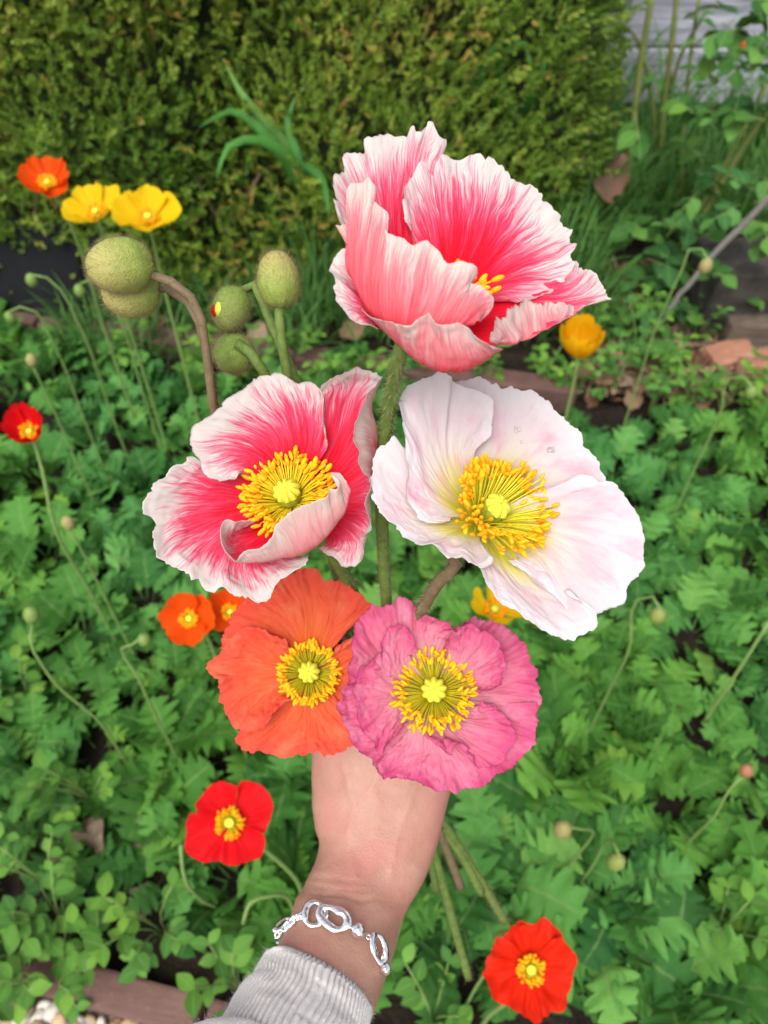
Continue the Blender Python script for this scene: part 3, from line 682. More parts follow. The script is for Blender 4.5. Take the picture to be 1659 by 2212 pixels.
for k in range(2600):
    px, py = random.uniform(1260, 1700), random.uniform(590, 860); q = G(px, py, 0); a_ = random.uniform(0, 6.3); L_ = random.uniform(.015, .06); e_ = random.uniform(-.2, .35); w_ = random.uniform(.0008, .003)
    d_ = np.array([math.cos(a_)*math.cos(e_), math.sin(a_)*math.cos(e_), math.sin(e_)])*L_; b_ = np.array([-math.sin(a_), math.cos(a_), random.uniform(-.4, .4)])*w_; o_ = np.array([q[0], q[1], random.uniform(.01, .035)])
    lit.add([o_-b_, o_+b_, o_+d_+b_, o_+d_-b_], [[0, 1, 2, 3]])
def litter_mat():
    n = NT('dry_litter'); q = n.noise(n.coord('Object'), 45, 2); return n.surf(n.ramp(q, [(.3, (.10, .06, .04)), (.45, (.24, .16, .10)), (.58, (.36, .27, .18)), (.7, (.30, .14, .08))]), .9, .1)
lit.obj('leaf_litter', litter_mat(), None, label='loose brown straw and leaf litter around the clay bricks', cat='leaf litter', kind='stuff')
big_me = dry_leaf_mesh(3).mesh('dry_leaf', plain('dark_dry_leaf', (.13, .075, .05), .8, .15, .4, 30))
big = place('dry_leaf', big_me, None, P1(1325, 385, 1.86), Matrix.Rotation(1.2, 3, 'Z') @ Matrix.Rotation(-1.0, 3, 'Y') @ Matrix.Rotation(.6, 3, 'X'), .11)
big['label'] = 'large curled brown dead leaf caught upright in the grass'; big['category'] = 'dead leaf'
dl = 0
while dl < 165:
    if dl < 130: px, py = random.uniform(1240, 1680), random.uniform(590, 880)
    elif dl < 155: px, py = random.uniform(210, 780), random.uniform(640, 790)
    else: px, py = random.uniform(130, 330), random.uniform(1780, 1960)
    q = G(px, py, .02)
    o = place('dry_leaf', random.choice(dms), None, (q[0], q[1], random.uniform(.012, .05)), Matrix.Rotation(random.uniform(0, 6.3), 3, 'Z') @ Matrix.Rotation(random.uniform(-.6, .6), 3, 'X'), random.uniform(.035, .075))
    o['category'] = 'dead leaf'
    if dl < 130: o['label'] = 'curled brown dead leaf on the soil between poppies and clay bricks'; o['group'] = 'dead leaves by the clay bricks'
    elif dl < 155: o['label'] = 'dry brown leaf on the soil in front of the hedge'; o['group'] = 'dead leaves under the hedge'
    else: o['label'] = 'withered tan leaf among the weeds by the paver edging'; o['group'] = 'withered leaves by the edging'
    dl += 1
sm = plain('pale_stone', (.42, .42, .45), .7)
for k in range(6):
    px, py = random.uniform(1280, 1560), random.uniform(610, 800); q = G(px, py, .01)
    o = place('stone', random.choice(pebs), None, (q[0], q[1], .02), Matrix.Rotation(random.uniform(0, 6), 3, 'Z'), random.uniform(.014, .028)); o['label'] = 'small stone on the leaf litter beside the clay bricks'; o['category'] = 'stone'; o['group'] = 'stones in the leaf litter'

# ------------------------------------------------------------------ background poppies and buds
def stem_to_ground(pts_top, ground_dx=0.0, gy=0.0, rad=.0022, mat=None, parent=None, name='stem'):
    p = np.asarray(pts_top, float); e = p[-1].copy(); e[2] = 0; e[0] += ground_dx; e[1] += gy
    m = (p[-1]+e)/2 + np.array([ground_dx*.3, gy*.2, .02])
    pts = spline(np.vstack([p, m, e]), np.linspace(0, 1, 20)); return MB().tube(pts, np.linspace(rad, rad*1.25, 20), 7).obj(name, mat or M['stem_bg'], parent)
def frame(n):
    n = np.asarray(n, float); n = n/np.linalg.norm(n); a = np.cross(n, [0.2, 1, .1]); a /= np.linalg.norm(a); return a, np.cross(n, a), n
def bg_petal(az, width, L, el0, el1, cup, seed, nu=22, nv=14, ruf=.06):
    u = np.linspace(-1, 1, nu)[None]; v = np.linspace(0, 1, nv)[:, None]
    half = width/2*np.minimum(1, .30+1.1*v**.6); th = az + u*half
    el = np.radians(el0 + (el1-el0)*v**1.1)
    Lr = L*(1 - .16*np.abs(u)**3) * (1 + .09*fnoise(u*2.6+seed, v*0+seed, seed, 3))
    # radius and height by integrating the elevation profile
    vv = np.linspace(0, 1, nv); e = np.radians(el0+(el1-el0)*vv**1.1); rr = np.r_[0, np.cumsum((np.cos(e)[1:]+np.cos(e)[:-1])/2)]/(nv-1); zz = np.r_[0, np.cumsum((np.sin(e)[1:]+np.sin(e)[:-1])/2)]/(nv-1)
    r = (.03+rr[:, None])*Lr; z = zz[:, None]*Lr + cup*L*u**2*v + ruf*L*v**2*fnoise(u*3.2+seed*3, v*1.5, seed+3, 3) + .035*L*v*vnoise(u*9+seed, v*2, seed)
    return np.stack([r*np.cos(th), r*np.sin(th), z], -1)
def bg_poppy(name, px, py, d, diam, axis, mat, label, petals=4, el=(5, 30), seed=0, closed=False, stem_pts=None, gdx=0., gdy=0., ring=True, rot=0.0, widths=1.9, cup=.15, ctr=1.0, ruf=.07):
    c = P1(px, py, d); t = thing(name, c, label, 'poppy'); a, b, n = frame(axis); Rm = np.stack([a, b, n])
    L = diam/2
    for k in range(petals):
        layer = k % 2; az = rot + k*2*math.pi/petals
        g3 = bg_petal(az, widths, L*(1.0 if layer == 0 else .96), el[0]+4*layer, el[1]+10*layer, cup, seed*7+k, ruf=ruf)
        wpt = c + g3 @ Rm; uv = np.stack(np.broadcast_arrays(np.linspace(0, 5, g3.shape[1])[None], np.linspace(0, 1, g3.shape[0])[:, None]), -1)
        nn = grid_normals(wpt); mb = MB().add(wpt, grid_faces(*g3.shape[:2]), 0, uv)
        mb.obj('petal', mat, t)
    if ring:
        rr = L*.30*ctr; sm_ = MB()
        for k in range(80):
            th = random.uniform(0, 6.3); r1 = rr*random.uniform(.62, 1.05); h = L*random.uniform(.16, .30)
            q = c + (np.array([r1*math.cos(th), r1*math.sin(th), h])) @ Rm; o = c + np.array([.15*rr*math.cos(th), .15*rr*math.sin(th), .02*L]) @ Rm
            sm_.tube([o, q], .0006, 4, 1, cap=False); sm_.ellipsoid(q, np.stack([a*.0014, b*.0014, (n+.4*(q-c)/L)*.0022]), 0, 6, 5)
        sm_.obj('stamen_ring', [M['anther'], M['filament_green']], t)
        pi = MB().ellipsoid(c+n*L*.10, np.stack([a*L*.12, b*L*.12, n*L*.14]), 0).obj('pistil', M['ovary'], t)
        MB().ellipsoid(c+n*L*.235, np.stack([a*L*.11, b*L*.11, n*L*.03]), 0).obj('stigma', M['stigma'], pi)
    tops = [c - n*.001] + ([P1(*q) for q in stem_pts] if stem_pts else [c - n*.03 + np.array([0, 0, -.03])])
    stem_to_ground(tops, gdx, gdy, .0023, None, t)
    return t
toC = lambda px, py: (C0 - P1(px, py, 1.0))/np.linalg.norm(C0 - P1(px, py, 1.0))
V3 = lambda *q: np.array(q, float)
bg_poppy('poppy', 106, 402, 1.18, .088, V3(.10, -.36, .93), M['bg_orange'], 'bright orange poppy on a tall stem against the hedge', 5, (8, 50), 1, stem_pts=[(135, 450, 1.2), (170, 530, 1.26), (215, 680, 1.4)], cup=.2, widths=1.75)
bg_poppy('poppy', 212, 468, 1.14, .098, V3(-.1, -.22, .95), M['bg_yellow'], 'yellow poppy with separated lobes touching its rounder yellow neighbour', 4, (18, 40), 2, stem_pts=[(235, 560, 1.2)], widths=1.65, rot=.5, cup=.1, ruf=.12)
bg_poppy('poppy', 322, 478, 1.12, .102, V3(.1, -.28, .95), M['bg_yellow'], 'round full yellow poppy just above the large hairy buds', 4, (10, 42), 3, stem_pts=[(340, 560, 1.18)], widths=1.9, rot=.3)
bg_poppy('poppy', 68, 938, .98, .080, V3(.05, -.35, .95), M['bg_red'], 'red cup-shaped poppy over soil at the outer edge of the foliage', 5, (25, 72), 4, stem_pts=[(90, 1010, 1.0), (112, 1120, 1.03)], cup=.2)
bg_poppy('poppy', 412, 1335, .82, .064, V3(-.05, -.60, .85), M['bg_orange'], 'orange poppy with yellow centre beside the coral poppy', 4, (8, 42), 5, rot=.5, cup=.2)
bg_poppy('poppy', 498, 1322, .84, .058, V3(.1, -.50, .85), M['bg_orange'], 'orange poppy half hidden behind the coral poppy', 4, (8, 44), 6, rot=.1, cup=.2)
bg_poppy('poppy', 500, 1774, .74, .086, V3(-.02, -.45, .9), M['bg_red'], 'open red poppy with four separate petals beside the wrist', 4, (4, 16), 7, stem_pts=[(560, 1825, .78), (640, 1900, .86)], rot=.75, widths=1.6, cup=.12, ctr=1.1, ruf=.12)
bg_poppy('poppy', 1143, 2088, .68, .080, V3(.04, -.42, .9), M['bg_scarlet'], 'scarlet poppy with crinkled petals by the cut stem ends', 6, (4, 14), 8, stem_pts=[(1110, 2150, .73), (1060, 2190, .8)], rot=.4, widths=1.5, cup=.04, ruf=.26)
bg_poppy('poppy', 1064, 1322, .86, .080, V3(.15, -.15, .97), M['bg_yellow'], 'small yellow poppy below the white poppy', 4, (25, 55), 9, widths=1.3, rot=.2)
bg_poppy('poppy', 1250, 772, 1.06, .118, V3(-.1, -.1, 1.0), M['bg_gold'], 'half closed golden poppy beneath the topmost striped poppy', 5, (35, 92), 10, ring=False, widths=2.1, cup=.05)

def small_bud(px, py, d, r, hook, mat, label, gdx=0., name='poppy_bud', L=1.35, stem=None):
    c = P1(px, py, d); t = thing(name, c, label, 'poppy bud'); ax = V3(.15*random.uniform(-1, 1), .1, -1 if hook else 1)
    a, b, n = frame(ax)
    MB().ellipsoid(c, np.stack([a*r, b*r, n*r*L]), 0, 10, 8).obj('bud_case', mat, t)
    if stem: tops = [c - n*r*L*.9] + [P1(*q) for q in stem]
    elif hook: tops = [c - n*r*.9*L, c+V3(.012, 0, r*2.3), c+V3(.034, .004, r*1.6), c+V3(.045, .01, -.06)]
    else: tops = [c - n*r*L*.9, c + V3(gdx*.2, 0, -.08)]
    stem_to_ground(tops, gdx, 0, .0016, None, t)
small_bud(68, 605, 1.2, .009, True, M['bud_bg'], 'small nodding green bud over the flat black slate', stem=[(85, 592, 1.2), (120, 615, 1.21), (170, 700, 1.26)])
small_bud(172, 628, 1.22, .009, True, M['bud_bg'], 'small green bud beside the narrow black slab')
small_bud(22, 685, 1.2, .008, True, M['bud_bg'], 'tiny green bud in front of the far paver edging')
small_bud(68, 778, 1.2, .009, False, M['bud_tan'], 'dry tan bud before the far paver edging')
small_bud(147, 1130, .98, .0085, False, M['bud_tan'], 'round tan bud under the red cup-shaped poppy')
small_bud(68, 1328, .90, .0095, False, M['bud_bg'], 'upright pale green bud on a long bowed stem in the foliage', stem=[(65, 1370, .9), (100, 1450, .93), (220, 1565, 1.02)])
small_bud(312, 1382, .92, .008, True, M['bud_bg'], 'nodding green bud beside the two orange poppies', stem=[(290, 1390, .92), (262, 1400, .93), (290, 1450, .95), (335, 1545, 1.02)])
small_bud(1524, 575, 1.25, .011, True, M['bud_tan'], 'yellowish nodding bud in front of the grey stick', stem=[(1524, 545, 1.25), (1500, 530, 1.25), (1470, 590, 1.28), (1420, 700, 1.36)])
small_bud(1622, 848, 1.15, .009, True, M['bud_bg'], 'green bud on an arched stem below the clay bricks', stem=[(1610, 815, 1.15), (1580, 815, 1.16), (1560, 880, 1.2)])
small_bud(1215, 1792, .84, .010, True, M['bud_tan'], 'pale yellow bud lying in the leaves right of the hand', L=1.8, stem=[(1245, 1790, .84), (1280, 1795, .88)])
small_bud(1330, 1862, .86, .010, True, M['bud_green'], 'dark green bud hanging among the leaves above the scarlet poppy', L=1.8, stem=[(1328, 1825, .86), (1320, 1815, .88)])
small_bud(1420, 1330, .92, .010, True, M['bud_green'], 'dark green bud hanging right of the white poppy', stem=[(1415, 1290, .92), (1390, 1290, .93), (1360, 1400, .98)])
small_bud(1612, 1665, .9, .008, False, plain('pink_bud', (.26, .12, .06), .7), 'faded pinkish seed head among the leaves', stem=[(1590, 1690, .91), (1545, 1760, .95)])
small_bud(1085, 2035, .72, .010, True, M['bud_green'], 'green bud tucked behind the scarlet poppy', stem=[(1075, 2060, .73), (1030, 2130, .8)])
# bare arching stalks in the foliage
for k, (c, lab) in enumerate([([(390, 1825, .86), (395, 1880, .87), (430, 1940, .93), (470, 1960, 1.0)], 'bent bare stalk beside the open red poppy'), ([(525, 1995, .86), (540, 1950, .86), (590, 1935, .88), (640, 1975, .96)], 'small hooked stalk beside the bracelet'), ([(1660, 1345, .9), (1600, 1440, .95), (1520, 1560, 1.05)], 'long pale stalk crossing the foliage right of the white poppy')]):
    pts = spline([P1(*q) for q in c], np.linspace(0, 1, 14)); MB().tube(pts, .0022, 7).obj('bare_stalk', M['stem_bg'], None, label=lab, cat='stalk')

# ------------------------------------------------------------------ the held bouquet
def row_to_cam(row, f, d0):
    ox, sx, oy, sy = f; r = np.asarray(row, float)
    return P(ox + sx*r[:, 0], oy + sy*r[:, 1], d0 + .01*r[:, 2])
def petal(parent, rows, f, d0, focus, mats, seed, nu=120, nv=70, pleat=.00038, crumple=.0008, ruffle=.0016, jag=.0013, freq=1.0, ridge=0.0, soft=False):
    us = np.linspace(0, 1, nu)
    RR = np.stack([spline(row_to_cam(r, f, d0), us) for r in rows])           # rows x nu x 3
    ln = np.linalg.norm(np.diff(RR, axis=0), axis=2).mean(1); ch = np.r_[0, np.cumsum(ln)]; ch /= ch[-1]
    vs = np.linspace(0, 1, nv)**.9
    gpt = hermite(RR, ch, vs)                                                  # nv x nu x 3
    rim = np.r_[0, np.cumsum(np.linalg.norm(np.diff(RR[-1], axis=0), axis=1))]*100   # centimetres along the rim
    x = rim[None]; v = vs[:, None]; L = ch[-1]
    n = grid_normals(gpt)
    wob = .35*fnoise(x*.5, v*2.5, seed+5, 2)
    wr = 1-np.abs(fnoise((x+wob)*1.5*freq, v*1.1, seed, 3, .55))               # ridged pleats running to the rim
    if soft: wr = 1-np.abs(fnoise((x+wob)*1.1, v*.9, seed, 2, .4))**1.4; wr = wr*.6 + .5*fnoise((x+wob)*3.0, v*1.0, seed+2, 2, .5)
    cr = fnoise(x*.55*freq, v*3.2, seed+40, 4, .55)
    cr2 = np.abs(fnoise(x*.8*freq+3, v*4.0+1, seed+80, 3, .5))
    rf = fnoise(x*.75*freq, v*.8, seed+60, 3, .5)
    amp = np.clip(v*1.6, 0, 1)
    cr3 = 1-np.abs(fnoise(x*1.7*freq+.6*cr, v*6.5, seed+120, 3, .55))
    disp = pleat*amp*wr*1.2 + crumple*.30*np.clip(v*1.4-.2, 0, 1)*cr3**2 + crumple*np.clip(v*1.3-.15, 0, 1)*(cr*.7 + cr2*.9) + ruffle*v**4*rf
    gpt = gpt + n*disp[..., None]
    dv = np.gradient(gpt, axis=0); dv /= np.linalg.norm(dv, axis=-1, keepdims=True)+1e-9
    jg = fnoise(x*2.6, x*0+seed, seed+9, 4, .75) - .5*np.maximum(0, vnoise(x*1.1, x*0, seed+11)-.45)*4
    gpt = gpt + dv*(jag*jg*v**6)[..., None]
    n = grid_normals(gpt)
    lo = slice(nv//6, nv//2)
    flip = ((n[lo]*(focus - gpt[lo])).sum(-1).mean() < 0)
    ns = -n if flip else n                                                     # ns points to the inside of the flower
    back = gpt - ns*.00012
    uv = np.stack(np.broadcast_arrays(x+seed*3.1, v), -1)
    mb = MB().add(gpt, grid_faces(nv, nu, flip=flip), 0, uv).add(back, grid_faces(nv, nu, flip=not flip), 1, uv)
    # close the thin edge
    b = np.r_[np.arange(nu), np.arange(1, nv)*nu+nu-1, (nv-1)*nu+np.arange(nu-2, -1, -1), np.arange(nv-2, 0, -1)*nu]
    b2 = np.roll(b, -1); o = nv*nu
    mb.f.append(np.stack([b, b2, b2+o, b+o], -1)); mb.m.append(np.full(len(b), 1))
    ob = mb.obj('petal', mats, parent)
    return ob, gpt, ns
def stamens(parent, base, ax, n, r0, r1, h0, h1, fil, bias=None, asz=1.0, tilt=.35, seed=0):
    a, b, nn = frame(ax); rs2 = np.random.default_rng(seed)
    for k in range(n):
        th = k*2.39996; rr = rs2.uniform(r0, r1); hh = rs2.uniform(h0, h1)
        rad = a*math.cos(th)+b*math.sin(th)
        tip = base + rad*rr + nn*hh + rs2.normal(0, .0006, 3)
        if bias is not None: tip = tip + bias*rs2.uniform(.0, 1.0)
        st = base + rad*.0016 - nn*.001
        pts = spline([st, st*.45+tip*.55 + nn*.0012 - rad*.0004, tip], np.linspace(0, 1, 6))
        d = (tip-pts[-2]); d /= np.linalg.norm(d); d = d + rs2.normal(0, tilt, 3); d /= np.linalg.norm(d); p, q, d = frame(d)
        s = asz*rs2.uniform(.85, 1.2)
        MB().tube(pts, np.linspace(.00034, .00026, 6), 5, 1, cap=False).ellipsoid(tip+d*.0007*s, np.stack([p*.00085*s, q*.00068*s, d*.00185*s]), 0, 8, 7).obj('stamen', [M['anther'], fil], parent)
def pistil(parent, base, ax, r, h, lobes=9, hairy=True, seed=0):
    a, b, n = frame(ax); th = np.arange(60)*2*math.pi/60; prof = [(0, .55), (.15, .80), (.45, 1.0), (.75, .98), (.92, .86), (1.0, .55), (1.02, 0.02)]
    g3 = np.array([base + n*h*z + r*q*(1+.04*np.cos(th*lobes))[:, None]*(np.cos(th)[:, None]*a + np.sin(th)[:, None]*b) for z, q in prof])
    ov_ = MB().add(g3, grid_faces(len(prof), 60, wrap=True)).obj('pistil', M['ovary'], parent)
    # rayed stigma cap: raised lobes running from the middle over the shoulder
    u = np.linspace(0.02, 1, 18)[:, None]; t2 = np.linspace(0, 2*math.pi, 108, endpoint=False)[None]
    ray = np.abs(np.cos(t2*lobes/2))**1.3
    rr = r*1.12*u*(1 - .17*(1-ray)*u); hh = h*1.0 + r*(.40*np.sqrt(np.clip(1-u**2, 0, 1))) + r*.17*ray*np.minimum(1, u*2.2) - r*.32*u**3 + r*.04*fnoise(u*14+t2*3, t2*12, seed, 2)
    g4 = base + hh[..., None]*n + rr[..., None]*(np.cos(t2)[..., None]*a + np.sin(t2)[..., None]*b)
    MB().add(g4, grid_faces(18, 108, wrap=True)).obj('stigma', M['stigma'], ov_)
    if hairy:
        rs2 = np.random.default_rng(seed+3); mb = MB(); V, F = [], []
        for k in range(150):
            t = rs2.uniform(0, 6.283); t = round(t/(2*math.pi)*lobes)/lobes*2*math.pi + rs2.normal(0, .10); z = rs2.uniform(.1, .85)
            rad = a*math.cos(t)+b*math.sin(t); p = base + n*h*z + rad*r*1.0; q = p + rad*rs2.uniform(.0003, .0008) + n*rs2.uniform(.0008, .0018); s_ = np.cross(rad, n)*.00012
            i = len(V); V += [p-s_, p+s_, q]; F.append([i, i+1, i+2, i+2])
        mb.add(V, F).obj('ovary_bristle', M['ovary_hair'], ov_, kind='stuff')
def hairs(pts, rad, n, ln, mat, parent, seed, thick=.00011, droop=0.0):
    rs2 = np.random.default_rng(seed); T = np.gradient(pts, axis=0); T /= np.linalg.norm(T, axis=1, keepdims=True)
    i = rs2.integers(0, len(pts)-1, n); f = rs2.random(n)[:, None]; p = pts[i]*(1-f)+pts[i+1]*f; t = T[i]; rd = np.asarray(rad)[i][:, None]
    a = rs2.normal(0, 1, (n, 3)); a -= t*(a*t).sum(1, keepdims=True); a /= np.linalg.norm(a, axis=1, keepdims=True)
    b0 = p + a*rd*.95; L = ln*rs2.uniform(.5, 1.2, (n, 1)); q = b0 + a*L + t*L*rs2.normal(0, .25, (n, 1)); s_ = np.cross(a, t)*thick
    V = np.stack([b0-s_, b0+s_, q], 1).reshape(-1, 3); F = np.arange(3*n).reshape(-1, 3); F = np.c_[F, F[:, 2]]
    return link('stem_hair', fast_mesh('stem_hair', V, F, mat), parent, kind='stuff')
def stem(parent, pts, r0, r1, mat, nh=900, seed=0, hl=.0032, r_mid=None):
    p = spline([P1(*q) for q in pts], np.linspace(0, 1, 48)); rad = np.linspace(r0, r1, 48)*(1+.05*vnoise(np.arange(48)*.5, 0, seed))
    o = MB().tube(p, rad, 12).obj('stem', mat, parent)
    if nh: hairs(p, rad, nh, hl, M['hair_stem'], o, seed)
    return o

# --- topmost striped poppy (deep bowl seen from the side)
f1 = (658.3, .4134, 219.4, .4134); d1 = .24
def pt(f, d0, x, y, dz): return P1(f[0]+f[1]*x, f[2]+f[3]*y, d0+.01*dz)
b1 = pt(f1, d1, 620, 1200, .3); foc1 = pt(f1, d1, 760, 620, .1); ax1 = foc1-b1
T1 = thing('held_poppy', b1, 'topmost poppy in the bunch, deep red and white striped bowl', 'poppy', 'poppies held in the hand')
cm = [M['candy_in'], M['candy_out']]; cm1 = [M['candy_deep'], M['candy_deep_out']]
kw = dict(f=f1, d0=d1, focus=foc1, mats=cm1, soft=True)
petal(T1, [[(600, 1210, .5), (620, 1200, .5), (640, 1200, .5)], [(360, 900, .9), (430, 720, 1.6), (560, 640, 2.0), (660, 700, 2.2)],
           [(165, 650, .6), (146, 520, .9), (150, 418, 1.2), (208, 385, 1.4), (216, 288, 1.7), (300, 262, 1.9), (312, 208, 2.0), (372, 168, 2.1), (440, 172, 2.3), (532, 186, 2.5), (580, 128, 2.5), (596, 155, 2.4), (632, 122, 2.6), (682, 150, 2.6), (735, 212, 2.7), (712, 300, 2.8), (690, 420, 2.8)]], seed=1, ruffle=.0012, jag=.0011, **kw)
petal(T1, [[(630, 1190, .4), (650, 1180, .4), (680, 1180, .4)], [(600, 860, 1.5), (740, 740, 2.0), (900, 740, 2.0), (1000, 830, 1.5), (1000, 960, .9), (900, 1060, .4)],
           [(520, 640, 1.7), (498, 530, 1.8), (540, 420, 2.2), (640, 302, 2.6), (720, 286, 2.7), (810, 290, 2.8), (900, 286, 2.8), (950, 320, 2.8), (990, 316, 2.8), (1080, 400, 2.6), (1190, 466, 2.4), (1232, 532, 2.3), (1282, 552, 2.1), (1325, 645, 2.0), (1372, 655, 1.8), (1394, 740, 1.6), (1402, 840, 1.2), (1370, 930, .9), (1300, 1000, .6), (1150, 1060, .2)]], seed=2, crumple=.0013, jag=.0012, **kw)
petal(T1, [[(650, 1200, .3), (660, 1210, .2), (650, 1230, .1)], [(1000, 1000, .7), (1060, 1080, .4), (1000, 1200, -.5), (880, 1310, -.9)], [(1330, 930, .9), (1420, 1000, .6), (1380, 1130, -.1), (1200, 1225, -.7), (1010, 1278, -1.3)],
           [(1368, 850, 1.2), (1412, 842, 1.3), (1432, 900, 1.2), (1490, 908, 1.2), (1525, 955, 1.0), (1576, 1042, .8), (1500, 1062, .3), (1440, 1082, .0), (1395, 1048, -.2), (1335, 1042, -.4), (1280, 1062, -.7), (1200, 1040, -.9), (1110, 1068, -1.2), (1040, 1112, -1.5), (985, 1256, -2.0)]], seed=3, crumple=.0010, ruffle=.0014, jag=.0012, **kw)
petal(T1, [[(560, 1230, .2), (580, 1240, .1), (610, 1240, .1)], [(400, 1170, -.5), (490, 1260, -1.1), (660, 1368, -1.5), (800, 1394, -1.7), (930, 1345, -1.6), (1010, 1280, -1.4)],
           [(316, 1060, -1.5), (352, 1102, -1.9), (440, 1145, -2.2), (520, 1155, -2.4), (600, 1112, -2.5), (655, 1090, -2.6), (712, 1163, -2.7), (820, 1146, -2.8), (875, 1180, -2.8), (925, 1226, -2.7), (990, 1256, -2.3)]], seed=4, pleat=.0007, crumple=.0006, ruffle=.0010, jag=.0004, **kw)
petal(T1, [[(590, 1230, .1), (610, 1230, .0), (640, 1220, .0)], [(265, 930, -.7), (350, 1100, -1.2), (550, 1190, -1.7), (750, 1190, -1.8), (850, 1165, -1.6)],
           [(225, 640, -.4), (218, 520, -.1), (240, 435, .0), (300, 436, .1), (335, 405, .1), (358, 440, .0), (340, 520, -.1), (398, 545, -.3), (436, 592, -.6), (434, 685, -1.0), (500, 700, -1.2), (560, 740, -1.4), (640, 740, -1.6), (700, 790, -1.7), (750, 850, -1.8), (820, 840, -1.8), (872, 850, -1.8), (895, 888, -1.6), (852, 955, -1.6), (905, 968, -1.5), (962, 1020, -1.3), (970, 1062, -1.3), (910, 1140, -1.4)]], seed=5, pleat=.0006, crumple=.0006, ruffle=.0008, jag=.0004, **kw)
petal(T1, [[(560, 1240, .2), (560, 1230, .2), (570, 1240, .1)], [(300, 880, .0), (330, 1000, -.3), (340, 1080, -.6), (400, 1180, -.7)],
           [(165, 645, .3), (240, 650, .0), (282, 705, -.3), (270, 750, -.3), (190, 770, -.3), (132, 850, -.4), (164, 895, -.9), (166, 960, -1.1), (200, 1062, -1.3), (270, 1140, -1.3), (384, 1186, -1.1)]], seed=6, crumple=.0006, ruffle=.0008, jag=.0004, **kw)
sb1 = pt(f1, d1, 700, 1090, .3)
stamens(T1, sb1, ax1, 90, .009, .0165, .005, .0105, M['filament_green'], seed=1)
pistil(T1, sb1-ax1/np.linalg.norm(ax1)*.004, ax1, .0045, .007, seed=1)
stem(T1, [(868, 745, .243), (850, 830, .262), (832, 930, .284), (824, 1050, .300), (826, 1150, .318), (834, 1290, .345), (846, 1450, .40), (880, 1640, .452), (960, 1780, .468), (1030, 1890, .49), (1092, 1992, .515)], .0025, .0026, M['stem'], 2600, 1)

# --- left striped poppy
f2 = (274.3, .3638, 768, .3638); d2 = .28
b2_ = pt(f2, d2, 975, 870, .9); tip2 = pt(f2, d2, 930, 760, -.35); ax2 = tip2-b2_; foc2 = b2_ + ax2/np.linalg.norm(ax2)*.04
T2 = thing('held_poppy', b2_, 'red and white striped poppy with a petal folded over its stamens', 'poppy', 'poppies held in the hand')
kw = dict(f=f2, d0=d2, focus=foc2, mats=cm, soft=True)
petal(T2, [[(985, 850, .9), (1000, 870, .9), (990, 900, .9)], [(1140, 560, .9), (1235, 620, 1.1), (1290, 740, 1.1), (1260, 930, 1.0), (1170, 1040, .9)], [(1165, 260, .3), (1340, 200, .4), (1478, 420, .5), (1452, 800, .4), (1390, 1100, .2), (1180, 1130, .5)],
           [(1150, 185, .0), (1230, 130, -.3), (1330, 98, -.5), (1450, 100, -.6), (1518, 125, -.7), (1440, 225, -1.1), (1378, 340, -1.4), (1365, 450, -1.5), (1385, 560, -1.5), (1402, 690, -1.2), (1455, 760, -.9), (1442, 850, -.8), (1460, 930, -.7), (1450, 1030, -.6), (1400, 1090, -.6), (1395, 1180, -.5), (1370, 1252, -.4), (1285, 1268, -.3), (1210, 1210, -.1), (1130, 1150, .2)]], seed=12, jag=.0010, **kw)
petal(T2, [[(955, 850, .9), (965, 835, .9), (985, 840, .9)], [(700, 705, .5), (740, 580, .7), (880, 450, .9), (1040, 420, 1.0), (1150, 500, .9), (1170, 590, .8)],
           [(640, 735, -.1), (505, 736, -.2), (425, 600, -.3), (382, 535, -.3), (356, 490, -.3), (430, 392, .0), (500, 345, .1), (580, 280, .3), (650, 215, .4), (720, 170, .5), (760, 140, .6), (860, 108, .6), (960, 120, .6), (1010, 155, .5), (1060, 150, .4), (1146, 188, .2), (1180, 300, .2), (1207, 480, .3)]], seed=13, jag=.0007, ruffle=.0013, **kw)
petal(T2, [[(940, 870, .9), (945, 890, .9), (970, 905, .9)], [(640, 700, .9), (470, 820, 1.0), (430, 960, 1.1), (520, 1100, 1.0), (700, 1200, .9), (900, 1180, .7)],
           [(450, 660, .6), (390, 600, .6), (330, 614, .4), (265, 675, .3), (205, 740, .2), (155, 765, .1), (104, 875, .0), (125, 940, .0), (182, 986, .25), (150, 1025, .0), (160, 1110, -.1), (182, 1205, -.1), (250, 1250, -.1), (360, 1302, .0), (430, 1345, .0), (505, 1390, .0), (580, 1386, .0), (640, 1420, -.1), (780, 1448, -.1), (842, 1428, -.2), (885, 1358, -.2), (965, 1290, -.2), (1045, 1248, -.2), (1080, 1180, -.2)]], seed=14, crumple=.0013, jag=.0011, **kw)
petal(T2, [[(960, 900, .8), (980, 905, .8), (1000, 890, .8)], [(820, 985, .5), (770, 1050, .6), (820, 1120, .5), (980, 1090, .3), (1140, 980, .1), (1210, 880, -.1)], [(730, 1020, .1), (625, 1090, .0), (650, 1205, -.5), (800, 1226, -1.0), (900, 1203, -1.0), (1060, 1160, -1.0), (1200, 1050, -1.1), (1300, 900, -1.2), (1318, 810, -1.2)],
           [(770, 1000, -.4), (700, 988, -.6), (650, 1000, -.8), (603, 985, -.9), (566, 1100, -1.1), (600, 1170, -1.2), (642, 1222, -1.4), (700, 1165, -1.7), (790, 1140, -1.9), (868, 1060, -2.0), (870, 1010, -2.1), (930, 958, -2.1), (1000, 908, -2.1), (1100, 862, -2.1), (1190, 815, -2.0), (1192, 785, -2.0), (1240, 795, -1.9), (1255, 755, -1.8), (1212, 704, -1.7), (1262, 700, -1.5), (1302, 745, -1.4)]], seed=15, crumple=.0005, ruffle=.0005, jag=.0003, **kw)
stamens(T2, b2_, ax2, 230, .0102, .0170, .0045, .0105, M['filament_green'], seed=2)
